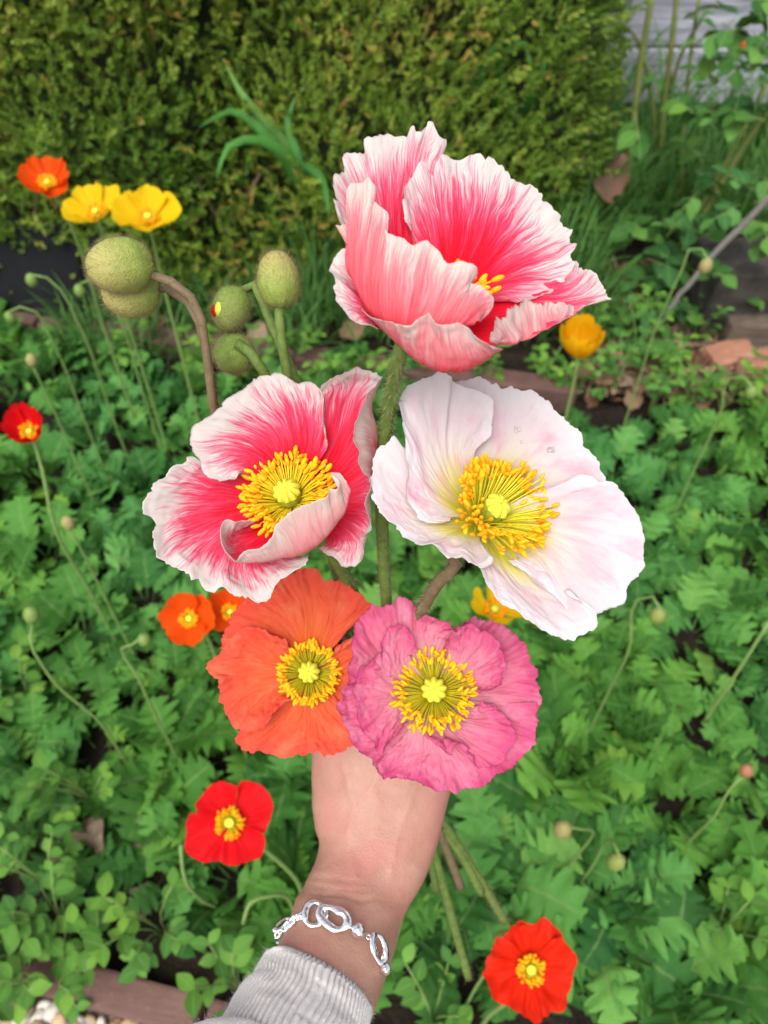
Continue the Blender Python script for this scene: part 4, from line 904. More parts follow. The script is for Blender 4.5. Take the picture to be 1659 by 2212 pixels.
pistil(T2, b2_, ax2, .0047, .0095, 10, True, 2)
stem(T2, [(650, 1100, .300), (735, 1225, .345), (768, 1290, .375), (800, 1400, .40), (840, 1560, .438), (905, 1720, .46), (940, 1850, .475), (975, 1980, .495), (1012, 2112, .52)], .0026, .0027, M['stem'], 900, 2)

# --- white poppy
f3 = (768, .3968, 768, .3968); d3 = .27
b3 = pt(f3, d3, 660, 910, 1.3); tip3 = pt(f3, d3, 830, 775, -.25); ax3 = tip3-b3; foc3 = b3 + ax3/np.linalg.norm(ax3)*.045
T3 = thing('held_poppy', b3, 'white poppy flushed pale pink with a yellow green throat', 'poppy', 'poppies held in the hand')
kw = dict(f=f3, d0=d3, focus=foc3, mats=[M['white_in'], M['white_out']], pleat=.00030, crumple=.0006, ruffle=.0009, jag=.0007, soft=True)
_, gB, nB3 = petal(T3, [[(655, 890, 1.5), (670, 890, 1.5), (685, 900, 1.5)], [(600, 660, 1.6), (700, 520, 1.8), (870, 480, 1.9), (990, 570, 1.8), (1030, 820, 1.5)],
           [(580, 420, 1.5), (548, 150, 1.5), (620, 126, 1.6), (690, 125, 1.7), (745, 160, 1.8), (800, 176, 1.9), (850, 180, 2.0), (940, 190, 2.1), (1010, 222, 2.1), (1060, 266, 2.1), (1105, 300, 2.1), (1150, 356, 2.1), (1230, 432, 2.1), (1242, 492, 2.1), (1290, 540, 2.0), (1330, 620, 1.9), (1366, 684, 1.7), (1330, 800, 1.5), (1200, 860, 1.4)]], seed=22, **kw)
petal(T3, [[(645, 900, 1.4), (650, 920, 1.3), (670, 930, 1.3)], [(520, 850, 1.1), (400, 870, .8), (460, 945, .7), (590, 985, .7), (680, 1000, .6)],
           [(290, 540, .7), (208, 446, .5), (160, 482, .4), (112, 545, .4), (86, 650, .3), (94, 750, .2), (132, 838, .1), (185, 902, .0), (250, 960, .0), (300, 1002, -.1), (440, 1032, -.2), (500, 1096, -.2), (580, 1090, -.4), (625, 1112, -.6), (682, 1146, -.7), (725, 1130, -.6), (738, 1090, -.4)]], seed=25, **kw)
petal(T3, [[(650, 895, 1.3), (660, 890, 1.3), (680, 895, 1.3)], [(530, 880, .9), (430, 780, .5), (430, 640, .7), (530, 540, 1.0), (640, 560, 1.2)],
           [(500, 917, .6), (420, 914, .4), (345, 885, .2), (284, 790, .0), (266, 682, .0), (284, 615, .1), (262, 545, .1), (268, 460, .2), (242, 335, .2), (222, 264, .3), (242, 218, .4), (302, 150, .5), (350, 130, .6), (470, 98, .8), (520, 116, .8), (528, 140, .9), (610, 166, .9), (700, 196, 1.0), (742, 232, 1.0), (748, 300, 1.1), (730, 440, 1.2)]], seed=21, **kw)
petal(T3, [[(680, 930, 1.2), (690, 950, 1.1), (700, 940, 1.1)], [(640, 1000, .8), (770, 1130, .4), (860, 1190, .3), (960, 1210, .2), (930, 1110, .4)],
           [(690, 1070, .1), (703, 1158, -.3), (752, 1272, -.6), (800, 1340, -.8), (880, 1374, -.9), (960, 1440, -1.1), (1060, 1500, -1.3), (1110, 1526, -1.4), (1170, 1548, -1.4), (1230, 1520, -1.4), (1300, 1482, -1.4), (1312, 1400, -1.2), (1180, 1300, -.6)]], seed=24, **kw)
_, gC, nC3 = petal(T3, [[(690, 900, 1.2), (700, 910, 1.1), (705, 930, 1.1)], [(860, 800, .9), (980, 840, .9), (1060, 1000, .6), (1000, 1100, .4), (880, 1090, .5)],
           [(1030, 730, 1.1), (1110, 698, 1.1), (1250, 645, 1.2), (1290, 652, 1.2), (1320, 685, 1.2), (1390, 686, 1.2), (1440, 752, 1.0), (1520, 870, .8), (1576, 1012, .3), (1562, 1110, .1), (1576, 1132, .0), (1562, 1190, -.1), (1500, 1252, -.3), (1482, 1340, -.5), (1400, 1382, -.7), (1305, 1405, -.8), (1212, 1448, -1.0), (1165, 1400, -.8), (1080, 1310, -.4), (960, 1220, .0), (830, 1120, .3)]], seed=23, **kw)
stamens(T3, b3, ax3, 230, .0118, .0185, .0105, .0180, M['filament_yellow'], bias=(pt(f3, d3, 760, 900, .3)-pt(f3, d3, 700, 920, .3)), seed=3)
pistil(T3, b3+ax3*.12, ax3, .0046, .0120, 8, True, 3)
stem(T3, [(960, 1170, .287), (985, 1208, .293), (945, 1260, .308), (910, 1320, .33), (880, 1450, .385), (868, 1560, .43), (900, 1690, .455), (950, 1800, .468), (996, 1918, .487)], .0027, .0026, M['stem_brown'], 1000, 3)
# water drops on the white petals
def drop_at(g3, ns, i, j, r):
    p = g3[i, j]; a, b, n = frame(ns[i, j]); n = -n if n @ (C0-p) < 0 else n
    MB().ellipsoid(p + n*r*.25, np.stack([a*r, b*r*.85, n*r*.32]), 0, 14, 10).obj('water_drop', M['water'], None, label='clear water drop resting on the white poppy petal', cat='water drop', group='water drops on the white poppy')
wm = NT('water'); wp = wm.N("ShaderNodeBsdfPrincipled"); wp.inputs['Base Color'].default_value = (1, 1, 1, 1); wp.inputs['Roughness'].default_value = .02; wp.inputs['IOR'].default_value = 1.33; wp.inputs['Transmission Weight'].default_value = 1.0
wm.L(wp.outputs[0], wm.out.inputs[0]); M['water'] = wm.mat
for i, j, r in [(44, 52, .0020), (46, 78, .0024), (38, 60, .0012)]: drop_at(gB, nB3, i, j, r*.7)
for i, j, r in [(34, 30, .0014)]: drop_at(gC, nC3, i, j, r*.8)

# --- coral poppy
f4 = (427.9, .4696, 1206.9, .4696); d4 = .355
b4 = pt(f4, d4, 512, 530, .8); ax4 = pt(f4, d4, 508, 515, -.4)-b4; foc4 = b4+ax4/np.linalg.norm(ax4)*.04
T4 = thing('held_poppy', b4, 'coral orange poppy with crinkled petals and dark ringed yellow pistil', 'poppy', 'poppies held in the hand')
kw = dict(f=f4, d0=d4, focus=foc4, mats=[M['orange_in'], M['orange_out']], pleat=.0009, crumple=.0012, ruffle=.0014, jag=.0009, freq=1.35)
petal(T4, [[(500, 510, .9), (515, 505, .9), (530, 510, .9)], [(420, 440, .8), (420, 300, .8), (510, 250, .9), (600, 290, .8), (600, 430, .7)],
           [(108, 412, .2), (140, 280, .3), (200, 190, .4), (330, 110, .5), (410, 75, .6), (470, 50, .6), (540, 42, .6), (600, 85, .5), (680, 110, .5), (740, 152, .4), (792, 205, .3), (740, 300, .2)]], seed=31, **kw)
petal(T4, [[(525, 520, .9), (530, 530, .9), (525, 545, .9)], [(600, 450, .6), (680, 440, .5), (700, 540, .5), (680, 650, .4), (600, 620, .5)],
           [(640, 400, .1), (720, 330, .1), (790, 280, .1), (840, 430, .1), (830, 600, .1), (780, 760, .1), (720, 840, .0), (640, 700, .0)]], seed=32, **kw)
petal(T4, [[(500, 545, .9), (512, 550, .9), (525, 545, .9)], [(420, 660, .5), (380, 740, .4), (500, 760, .4), (600, 740, .4), (640, 660, .4)],
           [(300, 740, .0), (205, 780, -.1), (180, 830, -.2), (240, 890, -.2), (262, 880, -.2), (360, 916, -.1), (440, 908, .0), (500, 890, .0), (600, 905, -.1), (680, 880, -.1), (722, 856, -.1), (750, 760, .0), (700, 660, .1)]], seed=33, **kw)
petal(T4, [[(495, 515, .85), (490, 530, .85), (500, 545, .85)], [(420, 450, .4), (310, 440, .25), (250, 540, .2), (290, 650, .2), (410, 620, .3)],
           [(400, 402, -.1), (330, 345, -.3), (250, 325, -.4), (170, 346, -.4), (120, 402, -.4), (95, 440, -.3), (52, 462, -.3), (56, 532, -.3), (92, 556, -.3), (105, 650, -.3), (132, 702, -.4), (180, 770, -.4), (250, 781, -.5), (325, 752, -.6), (345, 700, -.5), (410, 652, -.3), (465, 640, -.1)]], seed=34, **kw)
stamens(T4, b4, ax4, 170, .0104, .0130, .0035, .0070, M['filament_olive'], seed=4, tilt=.45)
pistil(T4, b4, ax4, .0047, .0080, 9, True, 4)
stem(T4, [(690, 1470, .37), (735, 1545, .41), (810, 1620, .448), (880, 1710, .458), (910, 1800, .468), (935, 1880, .48), (945, 1925, .49)], .0025, .0026, M['stem'], 500, 4)

# --- pink ruffled poppy
d5 = .325
b5 = pt(f4, d5, 1085, 615, .7); ax5 = pt(f4, d5, 1085, 595, -.4)-b5; foc5 = b5+ax5/np.linalg.norm(ax5)*.04
T5 = thing('held_poppy', b5, 'rose pink ruffled double poppy just above the hand', 'poppy', 'poppies held in the hand')
kw = dict(f=f4, d0=d5, focus=foc5, mats=[M['pink_in'], M['pink_out']], pleat=.0011, crumple=.0014, ruffle=.0018, jag=.0009, freq=1.5)
def fanrow(r, a0, a1, dz, n=6, sq=1.0):
    return [(1085+r*math.cos(R(a0+(a1-a0)*k/(n-1))), 610+sq*r*math.sin(R(a0+(a1-a0)*k/(n-1))), dz) for k in range(n)]
petal(T5, [fanrow(12, 175, 285, .8), fanrow(250, 178, 285, .8), [(650, 605, .3), (690, 565, .3), (688, 450, .3), (698, 380, .3), (720, 300, .3), (760, 250, .4), (800, 205, .4), (850, 198, .4), (880, 190, .5), (940, 165, .5), (990, 205, .5), (1020, 250, .5), (1100, 265, .5), (1180, 320, .3), (1230, 400, .2)]], seed=41, **kw)
petal(T5, [fanrow(12, 285, 380, .8), fanrow(250, 285, 380, .8), [(1160, 330, .3), (1200, 290, .4), (1270, 250, .5), (1320, 292, .5), (1360, 278, .5), (1420, 310, .5), (1490, 370, .4), (1530, 460, .4), (1562, 540, .3), (1580, 622, .3), (1562, 720, .2), (1500, 780, .2)]], seed=42, **kw)
petal(T5, [fanrow(12, 90, 185, .8), fanrow(250, 90, 185, .7), [(960, 1012, .0), (850, 1000, .0), (800, 950, .0), (720, 850, .1), (690, 790, .1), (650, 722, .1), (638, 645, .2), (650, 600, .2), (690, 565, .2)]], seed=43, **kw)
petal(T5, [fanrow(12, 15, 125, .75), fanrow(250, 12, 125, .6), [(1570, 660, .1), (1558, 730, .0), (1552, 800, .0), (1540, 862, .0), (1500, 912, .0), (1440, 952, -.1), (1400, 992, -.1), (1320, 1030, -.1), (1250, 1062, -.1), (1150, 1076, -.1), (1060, 1060, -.1), (960, 1012, .0), (850, 1000, .1), (810, 940, .1)]], seed=44, **kw)
kwi = dict(kw); kwi.update(ruffle=.0022, crumple=.0014)
petal(T5, [fanrow(14, 130, 235, .7), fanrow(190, 130, 235, .55), [(965, 790, -.2), (880, 880, -.4), (842, 912, -.4), (800, 850, -.4), (742, 780, -.3), (706, 680, -.3), (720, 560, -.3), (762, 480, -.3), (850, 420, -.2), (855, 345, -.1), (940, 300, .0), (985, 360, .1), (1010, 430, .2)]], seed=45, **kwi)
petal(T5, [fanrow(14, 285, 365, .7), fanrow(190, 290, 365, .5), [(1120, 400, .1), (1165, 330, -.2), (1240, 300, -.3), (1330, 332, -.4), (1392, 380, -.4), (1416, 480, -.4), (1392, 580, -.4), (1330, 615, -.3), (1280, 625, -.1)]], seed=46, **kwi)
petal(T5, [fanrow(14, 25, 110, .65), fanrow(190, 20, 110, .45), [(1300, 660, -.2), (1420, 720, -.4), (1460, 800, -.5), (1400, 930, -.5), (1300, 970, -.5), (1240, 930, -.5), (1195, 880, -.5), (1170, 916, -.5), (1110, 870, -.4), (1070, 830, -.2)]], seed=47, **kwi)
stamens(T5, b5, ax5, 190, .0112, .0170, .0040, .0080, M['filament_olive'], seed=5, tilt=.45)
pistil(T5, b5, ax5, .0050, .0085, 9, False, 5)
stem(T5, [(935, 1520, .338), (915, 1570, .39), (895, 1640, .45), (915, 1740, .462), (985, 1830, .475), (1040, 1930, .492)], .0025, .0026, M['stem'], 500, 5)

# --- hairy buds held with the flowers
def held_bud(px, py, d, r, L, ax, mat, label, stem_pts, smat, seed, r0=.0024, red=False):
    c = P1(px, py, d); t = thing('held_bud', c, label, 'poppy bud', 'hairy buds held with the poppies'); a, b, n = frame(ax)
    prof = lambda p: math.sin(p)**.85*(1+.10*math.cos(p))
    me = MB().ellipsoid((0, 0, 0), np.diag([r, r, r*L]), 0, 40, 30, prof)
    v = me.v[0]; th = np.arctan2(v[:, 1], v[:, 0]); groove = .05*np.exp(-(np.abs(np.sin(th+.6))/.05)**2); me.v[0] = v*(1-groove)[:, None]*(1+.02*fnoise(v[:, 0]*300, v[:, 2]*300, seed, 2))[:, None]
    o = place('bud_case', me.mesh('bud_case', mat), t, c, mat3=Matrix((a, b, n)).transposed())
    rs2 = np.random.default_rng(seed); N_ = 3600; u = rs2.normal(0, 1, (N_, 3)); u /= np.linalg.norm(u, axis=1, keepdims=True)
    ph = np.arccos(np.clip(-u[:, 2], -1, 1)); rr = np.sin(ph)**.85*(1+.10*np.cos(ph)); tt = np.arctan2(u[:, 1], u[:, 0])
    loc = np.stack([r*rr*np.cos(tt), r*rr*np.sin(tt), -np.cos(ph)*r*L], 1); nm = loc/np.array([1, 1, L*L]); nm /= np.linalg.norm(nm, axis=1, keepdims=True)
    nm2 = nm + np.array([0, 0, .45]) + rs2.normal(0, .15, (N_, 3)); nm2 /= np.linalg.norm(nm2, axis=1, keepdims=True)
    Rm = np.stack([a, b, n]); p0 = c + loc @ Rm; q = c + (loc + nm2*rs2.uniform(.0008, .0026, (N_, 1))) @ Rm; s_ = np.cross(nm2, rs2.normal(0, 1, (N_, 3))); s_ /= np.linalg.norm(s_, axis=1, keepdims=True); s_ = (s_ @ Rm)*.000035
    V = np.stack([p0-s_, p0+s_, q], 1).reshape(-1, 3); F = np.arange(3*N_).reshape(-1, 3)
    h = link('bristle', fast_mesh('bristle', V, np.c_[F, F[:, 2]], M['hair_bud']), t, kind='stuff')
    if red:   # split seam showing the petals
        q = c + toC(px, py)*r*.66 + (P1(px-19, py-6, d)-c)
        MB().ellipsoid(q, np.stack([a*r*.34, b*r*.34, n*r*.62]), 0, 12, 9).obj('lime_sepal', plain('lime_sepal', (.50, .62, .05), .5), t)
        q = c + toC(px, py)*r*.58 + (P1(px-29, py+1, d)-c)
        MB().ellipsoid(q, np.stack([a*r*.30, b*r*.30, n*r*.46]), 0, 12, 9).obj('petal_tip', M['bg_red'], t)
    p = spline([P1(*s) for s in stem_pts], np.linspace(0, 1, 44)); rad = np.linspace(r0, r0*1.1, 44)
    s2 = MB().tube(p, rad, 10).obj('stem', smat, t); hairs(p, rad, 900, .0024, M['hair_bud'], s2, seed+5)
rowhand = [(800, 1450, .415), (850, 1580, .438), (900, 1700, .458), (935, 1800, .468)]
held_bud(282, 632, .285, .0092, 1.15, P1(240, 640, .262)-P1(310, 628, .27), M['bud'], 'hairy bud half hidden below the largest bud', [(310, 625, .287), (352, 622, .287), (412, 660, .288), (440, 740, .29), (470, 900, .315), (600, 1200, .385)] + rowhand, M['stem_brown'], 62, r0=.0015)
held_bud(258, 574, .272, .0096, 1.20, P1(215, 585, .265)-P1(305, 574, .274), M['bud'], 'largest hairy olive bud nodding on a thick purplish stem', [(318, 592, .275), (352, 602, .275), (395, 622, .276), (427, 668, .279), (445, 760, .287), (462, 885, .301), (530, 1080, .345), (680, 1300, .392)] + rowhand, M['stem_brown'], 61, r0=.0017)
held_bud(601, 604, .30, .0082, 1.32, P1(598, 570, .298)-P1(604, 640, .302), M['bud'], 'upright hairy yellow olive bud standing above the nodding buds', [(603, 655, .302), (604, 700, .304), (612, 760, .308), (640, 900, .33), (720, 1200, .385)] + rowhand, M['stem'], 63, r0=.0020)
held_bud(498, 668, .31, .0075, 1.28, P1(490, 700, .305)-P1(515, 630, .312), M['bud_green'], 'green bud splitting to show a red petal', [(518, 632, .313), (530, 616, .312), (545, 612, .311), (562, 640, .312), (590, 710, .316), (632, 805, .324), (700, 1100, .37), (730, 1250, .39)] + rowhand, M['stem'], 64, r0=.0021, red=True)
held_bud(506, 765, .315, .0083, 1.05, P1(500, 790, .328)-P1(512, 740, .308), M['bud_green'], 'round hairy bud turned away on a short hooked stem', [(512, 742, .306), (528, 748, .304), (548, 772, .306), (574, 812, .312), (640, 960, .337), (730, 1250, .39)] + rowhand, M['stem'], 65, r0=.0021)
# a folded green leaf stalk hanging down behind the wrist
MB().tube(spline([P1(890, 1870, .47), P1(868, 1960, .475), P1(848, 2030, .48), P1(832, 2082, .49)], np.linspace(0, 1, 14)), np.linspace(.003, .0035, 14), 8).obj('cut_stem', M['stem_bg'], None, label='pale cut stem hanging down beside the bracelet', cat='stem')

# ------------------------------------------------------------------ arm and hand
person = thing('person', P1(760, 2000, .38), 'person reaching in with one hand gripping the poppy bunch, pale knit sleeve', 'person')
def ring_loft(secs, k=40, n=60, ex=1.0):
    """secs: (px, py, depth, half width px, half thickness m)"""
    S = np.array(secs, float); cen = P(S[:, 0], S[:, 1], S[:, 2]); hw = S[:, 3]*S[:, 2]/W; ht = S[:, 4]
    t = np.linspace(0, 1, n); ch = np.r_[0, np.cumsum(np.linalg.norm(np.diff(cen, axis=0), axis=1))]; ch /= ch[-1]
    C = hermite(cen, ch, t); Wd = hermite(hw, ch, t); Hd = hermite(ht, ch, t)
    T = np.gradient(C, axis=0); T /= np.linalg.norm(T, axis=1, keepdims=True)
    view = C-C0; view /= np.linalg.norm(view, axis=1, keepdims=True)
    B = np.cross(T, view); B /= np.linalg.norm(B, axis=1, keepdims=True); D = np.cross(B, T); D *= np.sign((D*view).sum(1))[:, None]
    th = np.arange(k)*2*math.pi/k
    cs, sn = np.cos(th), np.sin(th); e = .86
    cs, sn = np.sign(cs)*np.abs(cs)**e, np.sign(sn)*np.abs(sn)**e
    g3 = C[:, None] + (Wd[:, None]*cs[None])[..., None]*B[:, None] + (Hd[:, None]*sn[None])[..., None]*D[:, None]
    return g3, C, B, D, T
def closed(mb, g3):
    n, k = g3.shape[:2]; mb.add(g3, grid_faces(n, k, wrap=True)); o = mb.n; mb.add([g3[0].mean(0), g3[-1].mean(0)], np.zeros((0, 4), int))
    b = o-n*k; j = np.arange(k); j2 = (j+1) % k
    mb.f.append(np.stack([np.full(k, o), b+j2, b+j, np.full(k, o)], 1)); mb.m.append(np.zeros(k)); mb.f.append(np.stack([np.full(k, o+1), b+(n-1)*k+j, b+(n-1)*k+j2, np.full(k, o+1)], 1)); mb.m.append(np.zeros(k))
arm_secs = [(540, 2440, .300, 165, .030), (600, 2320, .318, 150, .028), (655, 2205, .338, 136, .0255), (700, 2115, .356, 123, .0235), (733, 2035, .372, 117, .0220), (758, 1960, .387, 113, .0205), (785, 1900, .398, 112, .0200),
            (806, 1845, .405, 124, .0205), (815, 1780, .412, 139, .0215), (822, 1700, .418, 150, .0220), (828, 1632, .421, 154, .0215), (832, 1560, .424, 150, .0200), (834, 1510, .427, 140, .0175), (834, 1480, .430, 120, .013)]
g3, *_ = ring_loft(arm_secs); hb = MB(); closed(hb, g3)
def finger(pts, rad):
    p = spline([P1(*q) for q in pts], np.linspace(0, 1, 18)); r = np.interp(np.linspace(0, 1, 18), np.linspace(0, 1, len(rad)), rad); r = np.r_[r[:-1], r[-1]*.5]; hb.tube(p, r, 12)
for k, (x, ln) in enumerate([(722, .92), (796, 1.04), (872, 1.06), (940, .98)]):
    finger([(x+4, 1560, .428), (x, 1490, .430), (x-2, 1440-25*(ln-1)*8, .448), (x+2, 1438, .472), (x+8, 1490, .490), (x+12, 1560, .488), (x+12, 1590, .480)], np.array([.0095, .0098, .0090, .0086, .0080, .0074, .0066])*(.9 if k == 0 else 1))
finger([(850, 1850, .415), (885, 1770, .430), (905, 1690, .448), (905, 1610, .478), (870, 1560, .500), (840, 1555, .503)], [.013, .0150, .0130, .0110, .0100, .0080])
me = hb.mesh('hand_raw', [plain('tmp', (1, 1, 1))]); tmp = bpy.data.objects.new('hand_raw', me); col.objects.link(tmp)
rm = tmp.modifiers.new('r', 'REMESH'); rm.mode = 'VOXEL'; rm.voxel_size = .0016
smd = tmp.modifiers.new('s', 'SMOOTH'); smd.iterations = 10; smd.factor = .5
dg = bpy.context.evaluated_depsgraph_get(); hand_me = bpy.data.meshes.new_from_object(tmp.evaluated_get(dg)); hand_me.name = 'arm_and_hand'
bpy.data.objects.remove(tmp); bpy.data.meshes.remove(me)
# tendons, wrist creases and fine unevenness
nv_ = len(hand_me.vertices); co = np.empty(nv_*3); hand_me.vertices.foreach_get('co', co); co = co.reshape(-1, 3); nr = np.empty(nv_*3); hand_me.vertex_normals.foreach_get('vector', nr) if hasattr(hand_me, 'vertex_normals') else hand_me.vertices.foreach_get('normal', nr); nr = nr.reshape(-1, 3)
def proj(co):
    r = co-C0; d = r @ FW; return (r @ RT)/d*W + W/2, -(r @ UP)/d*W + H/2, d
qx, qy, qd = proj(co)
off_ = .00035*fnoise(qx/38., qy/38., 3, 3)
front = ((C0-co)*nr).sum(1) > 0
for (y0, x0, slope, dep, wd) in [(1918, 700, .10, .0010, 4.5), (1930, 720, .13, .0011, 4.0), (1941, 760, .11, .0008, 3.5), (1904, 740, .14, .0006, 4.0)]:
    yl = y0 + slope*(qx-x0) + 5*vnoise(qx/30., 0, y0); off_ -= front*dep*np.exp(-((qy-yl)/wd)**2)*np.exp(-((qx-x0)/85)**2)
for x0, x1 in [(770, 735), (820, 800), (880, 880)]:
    xl = x0 + (x1-x0)*(qy-1640)/250.; off_ += front*.0004*np.exp(-((qx-xl)/16)**2)*np.clip((1880-qy)/120, 0, 1)
for vp in ([(740, 1650), (765, 1740), (752, 1830), (770, 1900)], [(900, 1700), (868, 1780), (850, 1850), (842, 1900)], [(765, 1740), (810, 1690), (830, 1640)]):
    vp = np.array(vp, float); yy_ = np.argsort(vp[:, 1]); xl = np.interp(qy, vp[yy_, 1], vp[yy_, 0]); off_ += front*.00055*np.exp(-((qx-xl)/7)**2)*((qy > vp[:, 1].min()) & (qy < vp[:, 1].max()))
off_ += front*.0016*np.exp(-(((qx-655)/30)**2+((qy-1965)/38)**2))       # wrist bone
hand_me.vertices.foreach_set('co', (co + nr*off_[:, None]).ravel())
def skin_mat():
    n = NT('skin'); p = n.coord('Object'); a = n.noise(p, 55, 4, .6); b_ = n.noise(p, 22, 3, .6); cfl = n.noise(p, 650, 3, .6)
    c = n.ramp(a, [(.3, (0.320, 0.159, 0.112)), (.5, (0.359, 0.190, 0.137)), (.7, (0.391, 0.219, 0.162))]); c = n.mix(n.ramp(b_, [(.45, (0, 0, 0)), (.66, (.8, .8, .8))]), c, (0.384, 0.154, 0.127))
    fr = n.ramp(n.noise(p, 120, 2), [(.745, (0, 0, 0)), (.775, (.6, .6, .6))]); c = n.mix(fr, c, (.26, .12, .08))
    v = n.N("ShaderNodeTexVoronoi"); n.L(p, v.inputs['Vector']); v.inputs['Scale'].default_value = 900
    nb = n.bump(n.math('ADD', n.math('MULTIPLY', v.outputs[0], .6), cfl), .42, .0006)
    return n.surf(c, .48, .35, nb, 0, sss=.18)
hand_me.materials.clear(); hand_me.materials.append(skin_mat()); hand_me.polygons.foreach_set('use_smooth', np.ones(len(hand_me.polygons), bool))
link('arm_and_hand', hand_me, person)
# knitted cuff and sleeve
def knit_mat():
    n = NT('pale_knit'); uv = n.sep(n.coord('UV')); p = n.coord('Object')
    st = n.math('SINE', n.math('MULTIPLY', uv[1], 620.0)); q = n.noise(p, 900, 4, .7); big_ = n.noise(p, 40, 3)
    c = n.mix(n.math('MULTIPLY', q, .9), (.49, .455, .44), (.72, .695, .685)); c = n.mix(n.math('MULTIPLY', big_, .25), c, (.62, .57, .55))
    return n.surf(c, .95, .1, n.bump(q, .7, .0008), 0, sheen=.4)
km = knit_mat()
def sleeve(secs, ribs, amp, name, parent, n, k, thick=.0028, fuzz=0, seed=0):
    g3, C, B, D, T = ring_loft(secs, k, n); nrm = g3 - C[:, None]; nrm /= np.linalg.norm(nrm, axis=2, keepdims=True)
    th = np.arange(k)*2*math.pi/k; rib = np.abs(np.cos(th*ribs/2))[None]**.7
    s = np.linspace(0, 1, n)[:, None]
    stitch = 0.0
    edge = -.0016*np.clip((s-.965)/.035, 0, 1)**2
    out = g3 + nrm*(amp*rib + stitch + edge + .0009*fnoise(s*6, np.cos(th)*2+np.sin(th)[None], seed, 3))[..., None]
    inn = g3 - nrm*thick
    gg = np.concatenate([out, out[-1:]*.5+inn[-1:]*.5 + T[-1]*.0012, inn[::-1]], 0)
    uv = np.stack(np.broadcast_arrays(th[None]/6.283, np.linspace(0, 1, len(gg))[:, None]), -1)
    o = MB().add(gg, grid_faces(len(gg), k, wrap=True), 0, uv).obj(name, km, parent)
    rs2 = np.random.default_rng(seed); i = rs2.integers(0, n, fuzz); j = rs2.integers(0, k, fuzz); p = out[i, j]; a = nrm[i, j] + rs2.normal(0, .8, (fuzz, 3)); a /= np.linalg.norm(a, axis=1, keepdims=True)
    q = p + a*rs2.uniform(.0015, .0055, (fuzz, 1)); s_ = np.cross(a, rs2.normal(0, 1, (fuzz, 3))); s_ = s_/np.linalg.norm(s_, axis=1, keepdims=True)*.00005
    F = np.arange(3*fuzz).reshape(-1, 3); link('knit_fuzz', fast_mesh('knit_fuzz', np.stack([p-s_, p+s_, q], 1).reshape(-1, 3), np.c_[F, F[:, 2]], km), o, kind='stuff')
    return o
slv = sleeve([(400, 2680, .250, 300, .044), (480, 2530, .276, 265, .041), (520, 2440, .292, 225, .037), (548, 2372, .304, 200, .0335), (560, 2345, .309, 165, .031)], 110, .0006, 'sleeve', person, 60, 480, .003, 3000, 5)
sleeve([(570, 2375, .304, 158, .031), (626, 2256, .326, 144, .0282), (660, 2190, .339, 133, .0266), (682, 2138, .3485, 125, .0253), (688, 2125, .3505, 122, .0249)], 74, .0018, 'cuff', slv, 110, 592, .0022, 2600, 6)

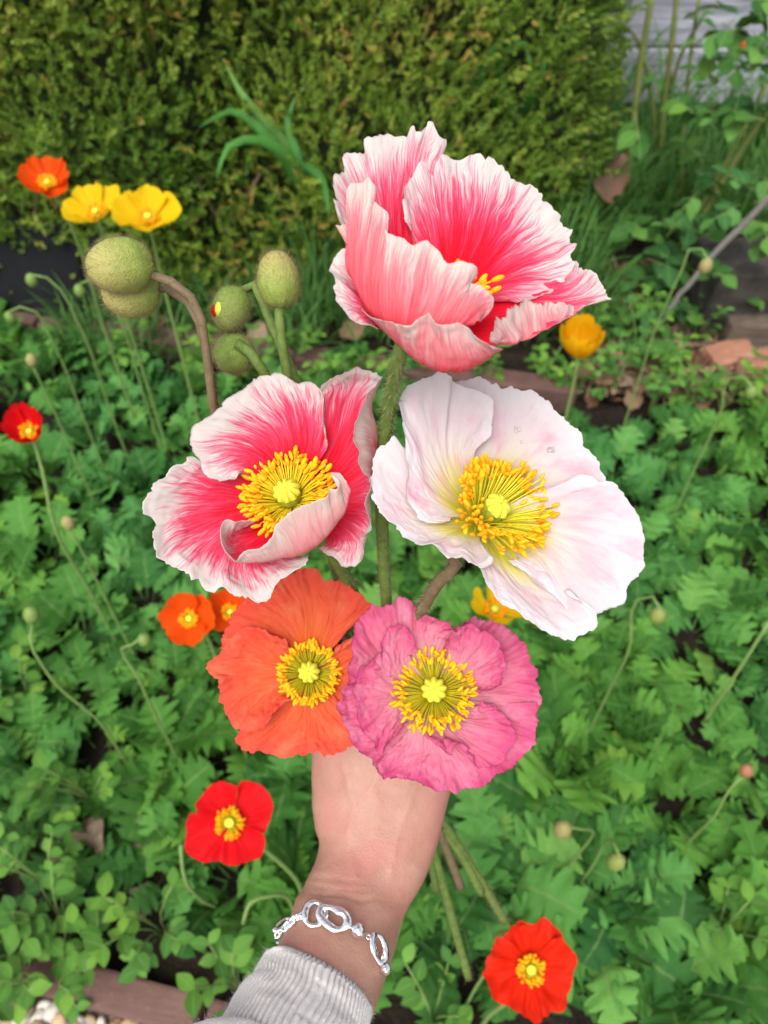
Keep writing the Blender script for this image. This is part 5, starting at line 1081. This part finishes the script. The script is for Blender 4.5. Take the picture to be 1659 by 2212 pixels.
# ------------------------------------------------------------------ bracelet
def silver_mat():
    n = NT('hammered_silver'); p = n.coord('Object'); q = n.noise(p, 260, 2, .5)
    return n.surf((.84, .84, .85), .17, .5, n.bump(q, .45, .0014), 0, metal=1.0)
SV = silver_mat()
br = thing('bracelet', P1(715, 1990, .355), 'silver chain bracelet of open oval links and beads around the wrist', 'bracelet')
def wrist_depth(px, py):
    # depth of the skin seen at this place
    k = np.argmin((qx-px)**2 + (qy-py)**2 + np.where(front, 0, 1e9)); return qd[k]
def wrist_normal(px, py):
    w = np.exp(-((qx-px)**2 + (qy-py)**2)/400.)*front; n = (nr*w[:, None]).sum(0); n = n/np.linalg.norm(n) + .9*toC(px, py); return n/np.linalg.norm(n)
def ring_link(px, py, rx, ry, ang, tube_r, lift=.0022, tilt=(0, 0), name='link', seed=0, flat=1.0):
    d = wrist_depth(px, py) - lift; c = P1(px, py, d); s = d/W
    th = np.linspace(0, 2*math.pi, 33)[:-1]; ca, sa = math.cos(ang), math.sin(ang)
    wob = 1+.07*np.sin(2*th+seed)+.05*np.sin(3*th+seed*2)
    lx = rx*s*np.cos(th)*wob; ly = ry*s*np.sin(th)*wob
    lz = tilt[0]*lx + tilt[1]*ly
    nn = wrist_normal(px, py); e1 = RT - nn*(RT @ nn); e1 /= np.linalg.norm(e1); e2 = np.cross(nn, e1); e2 = -e2 if e2 @ UP > 0 else e2
    c = P1(px, py, d + lift) + nn*lift
    pts = c + np.outer(lx*ca-ly*sa, e1) + np.outer(lx*sa+ly*ca, e2) - np.outer(lz, nn)
    mb = MB(); n = len(pts); T = np.roll(pts, -1, 0)-np.roll(pts, 1, 0); T /= np.linalg.norm(T, axis=1, keepdims=True); out = pts-c; out /= np.linalg.norm(out, axis=1, keepdims=True); bz = np.cross(T, out)
    ph = np.arange(10)*2*math.pi/10; tr = 1.18*tube_r*s*(1+.28*np.sin(th*2+seed*1.7)+.12*np.sin(th*5+seed))
    g4 = pts[:, None] + tr[:, None, None]*(np.cos(ph)[None, :, None]*out[:, None]*1.25*flat + np.sin(ph)[None, :, None]*bz[:, None]*.8)
    g4 = np.concatenate([g4, g4[:1]], 0); mb.add(g4, grid_faces(n+1, 10, wrap=True)); return mb.obj(name, SV, br)
def bead(px, py, r, lift, seed=0):
    d = wrist_depth(px, py); rr = r*d/W; c = P1(px, py, d) + wrist_normal(px, py)*rr*1.05
    th = np.arange(16)*2*math.pi/16; ph = np.linspace(0, math.pi, 11); g4 = np.array([[np.array([math.sin(p)*math.cos(t), math.sin(p)*math.sin(t), math.cos(p)]) for t in th] for p in ph])
    g4 = g4*(1+.07*vnoise(g4[..., 0]*2.5+seed, g4[..., 1]*2.5+g4[..., 2]*2, seed))[..., None]*rr + c; MB().add(g4, grid_faces(11, 16, wrap=True)).obj('bead', SV, br)
ring_link(682, 1981, 21, 25, .35, 4.6, .0032, (.15, 0), seed=1)
ring_link(719, 1990, 32, 19, .55, 5.2, .0040, (-.12, .1), seed=2, flat=1.2)
ring_link(747, 2004, 4, 4, 0, 1.2, .003, name='jump_ring'); ring_link(792, 2027, 4, 4.4, 0, 1.2, .003, name='jump_ring')
bead(769, 2016, 16.5, .0048, 3)
ring_link(811, 2052, 17, 27, -.45, 4.8, .0042, (.25, .1), seed=4)
ring_link(826, 2070, 7, 17, -.15, 3.2, .0020, (.4, .2), seed=5)
bead(824, 2092, 13, .0010, 6)
for k, (x, y) in enumerate([(655, 1982), (645, 1986), (636, 1993), (628, 2001), (620, 2008), (613, 2015), (606, 2022)]):
    ring_link(x, y, 8.5, 4.5, -.75+.5*(k % 2), 2.3, .0022, (.3*(k % 2), .4), 'chain_ring', seed=k)
ring_link(618, 2003, 17, 9, -.85, 3.4, .0030, (.5, .2), seed=8)
for k in range(6):      # the far side of the chain, round the underside of the wrist
    t = k/5; c = P1(614+200*t, 2032+62*t, .392+.012*math.sin(math.pi*t)); th = np.linspace(0, 2*math.pi, 17)
    MB().tube(c + np.outer(.0042*np.cos(th), RT) + np.outer(.003*np.sin(th), FW), .0007, 6, cap=False).obj('chain_ring', SV, br)
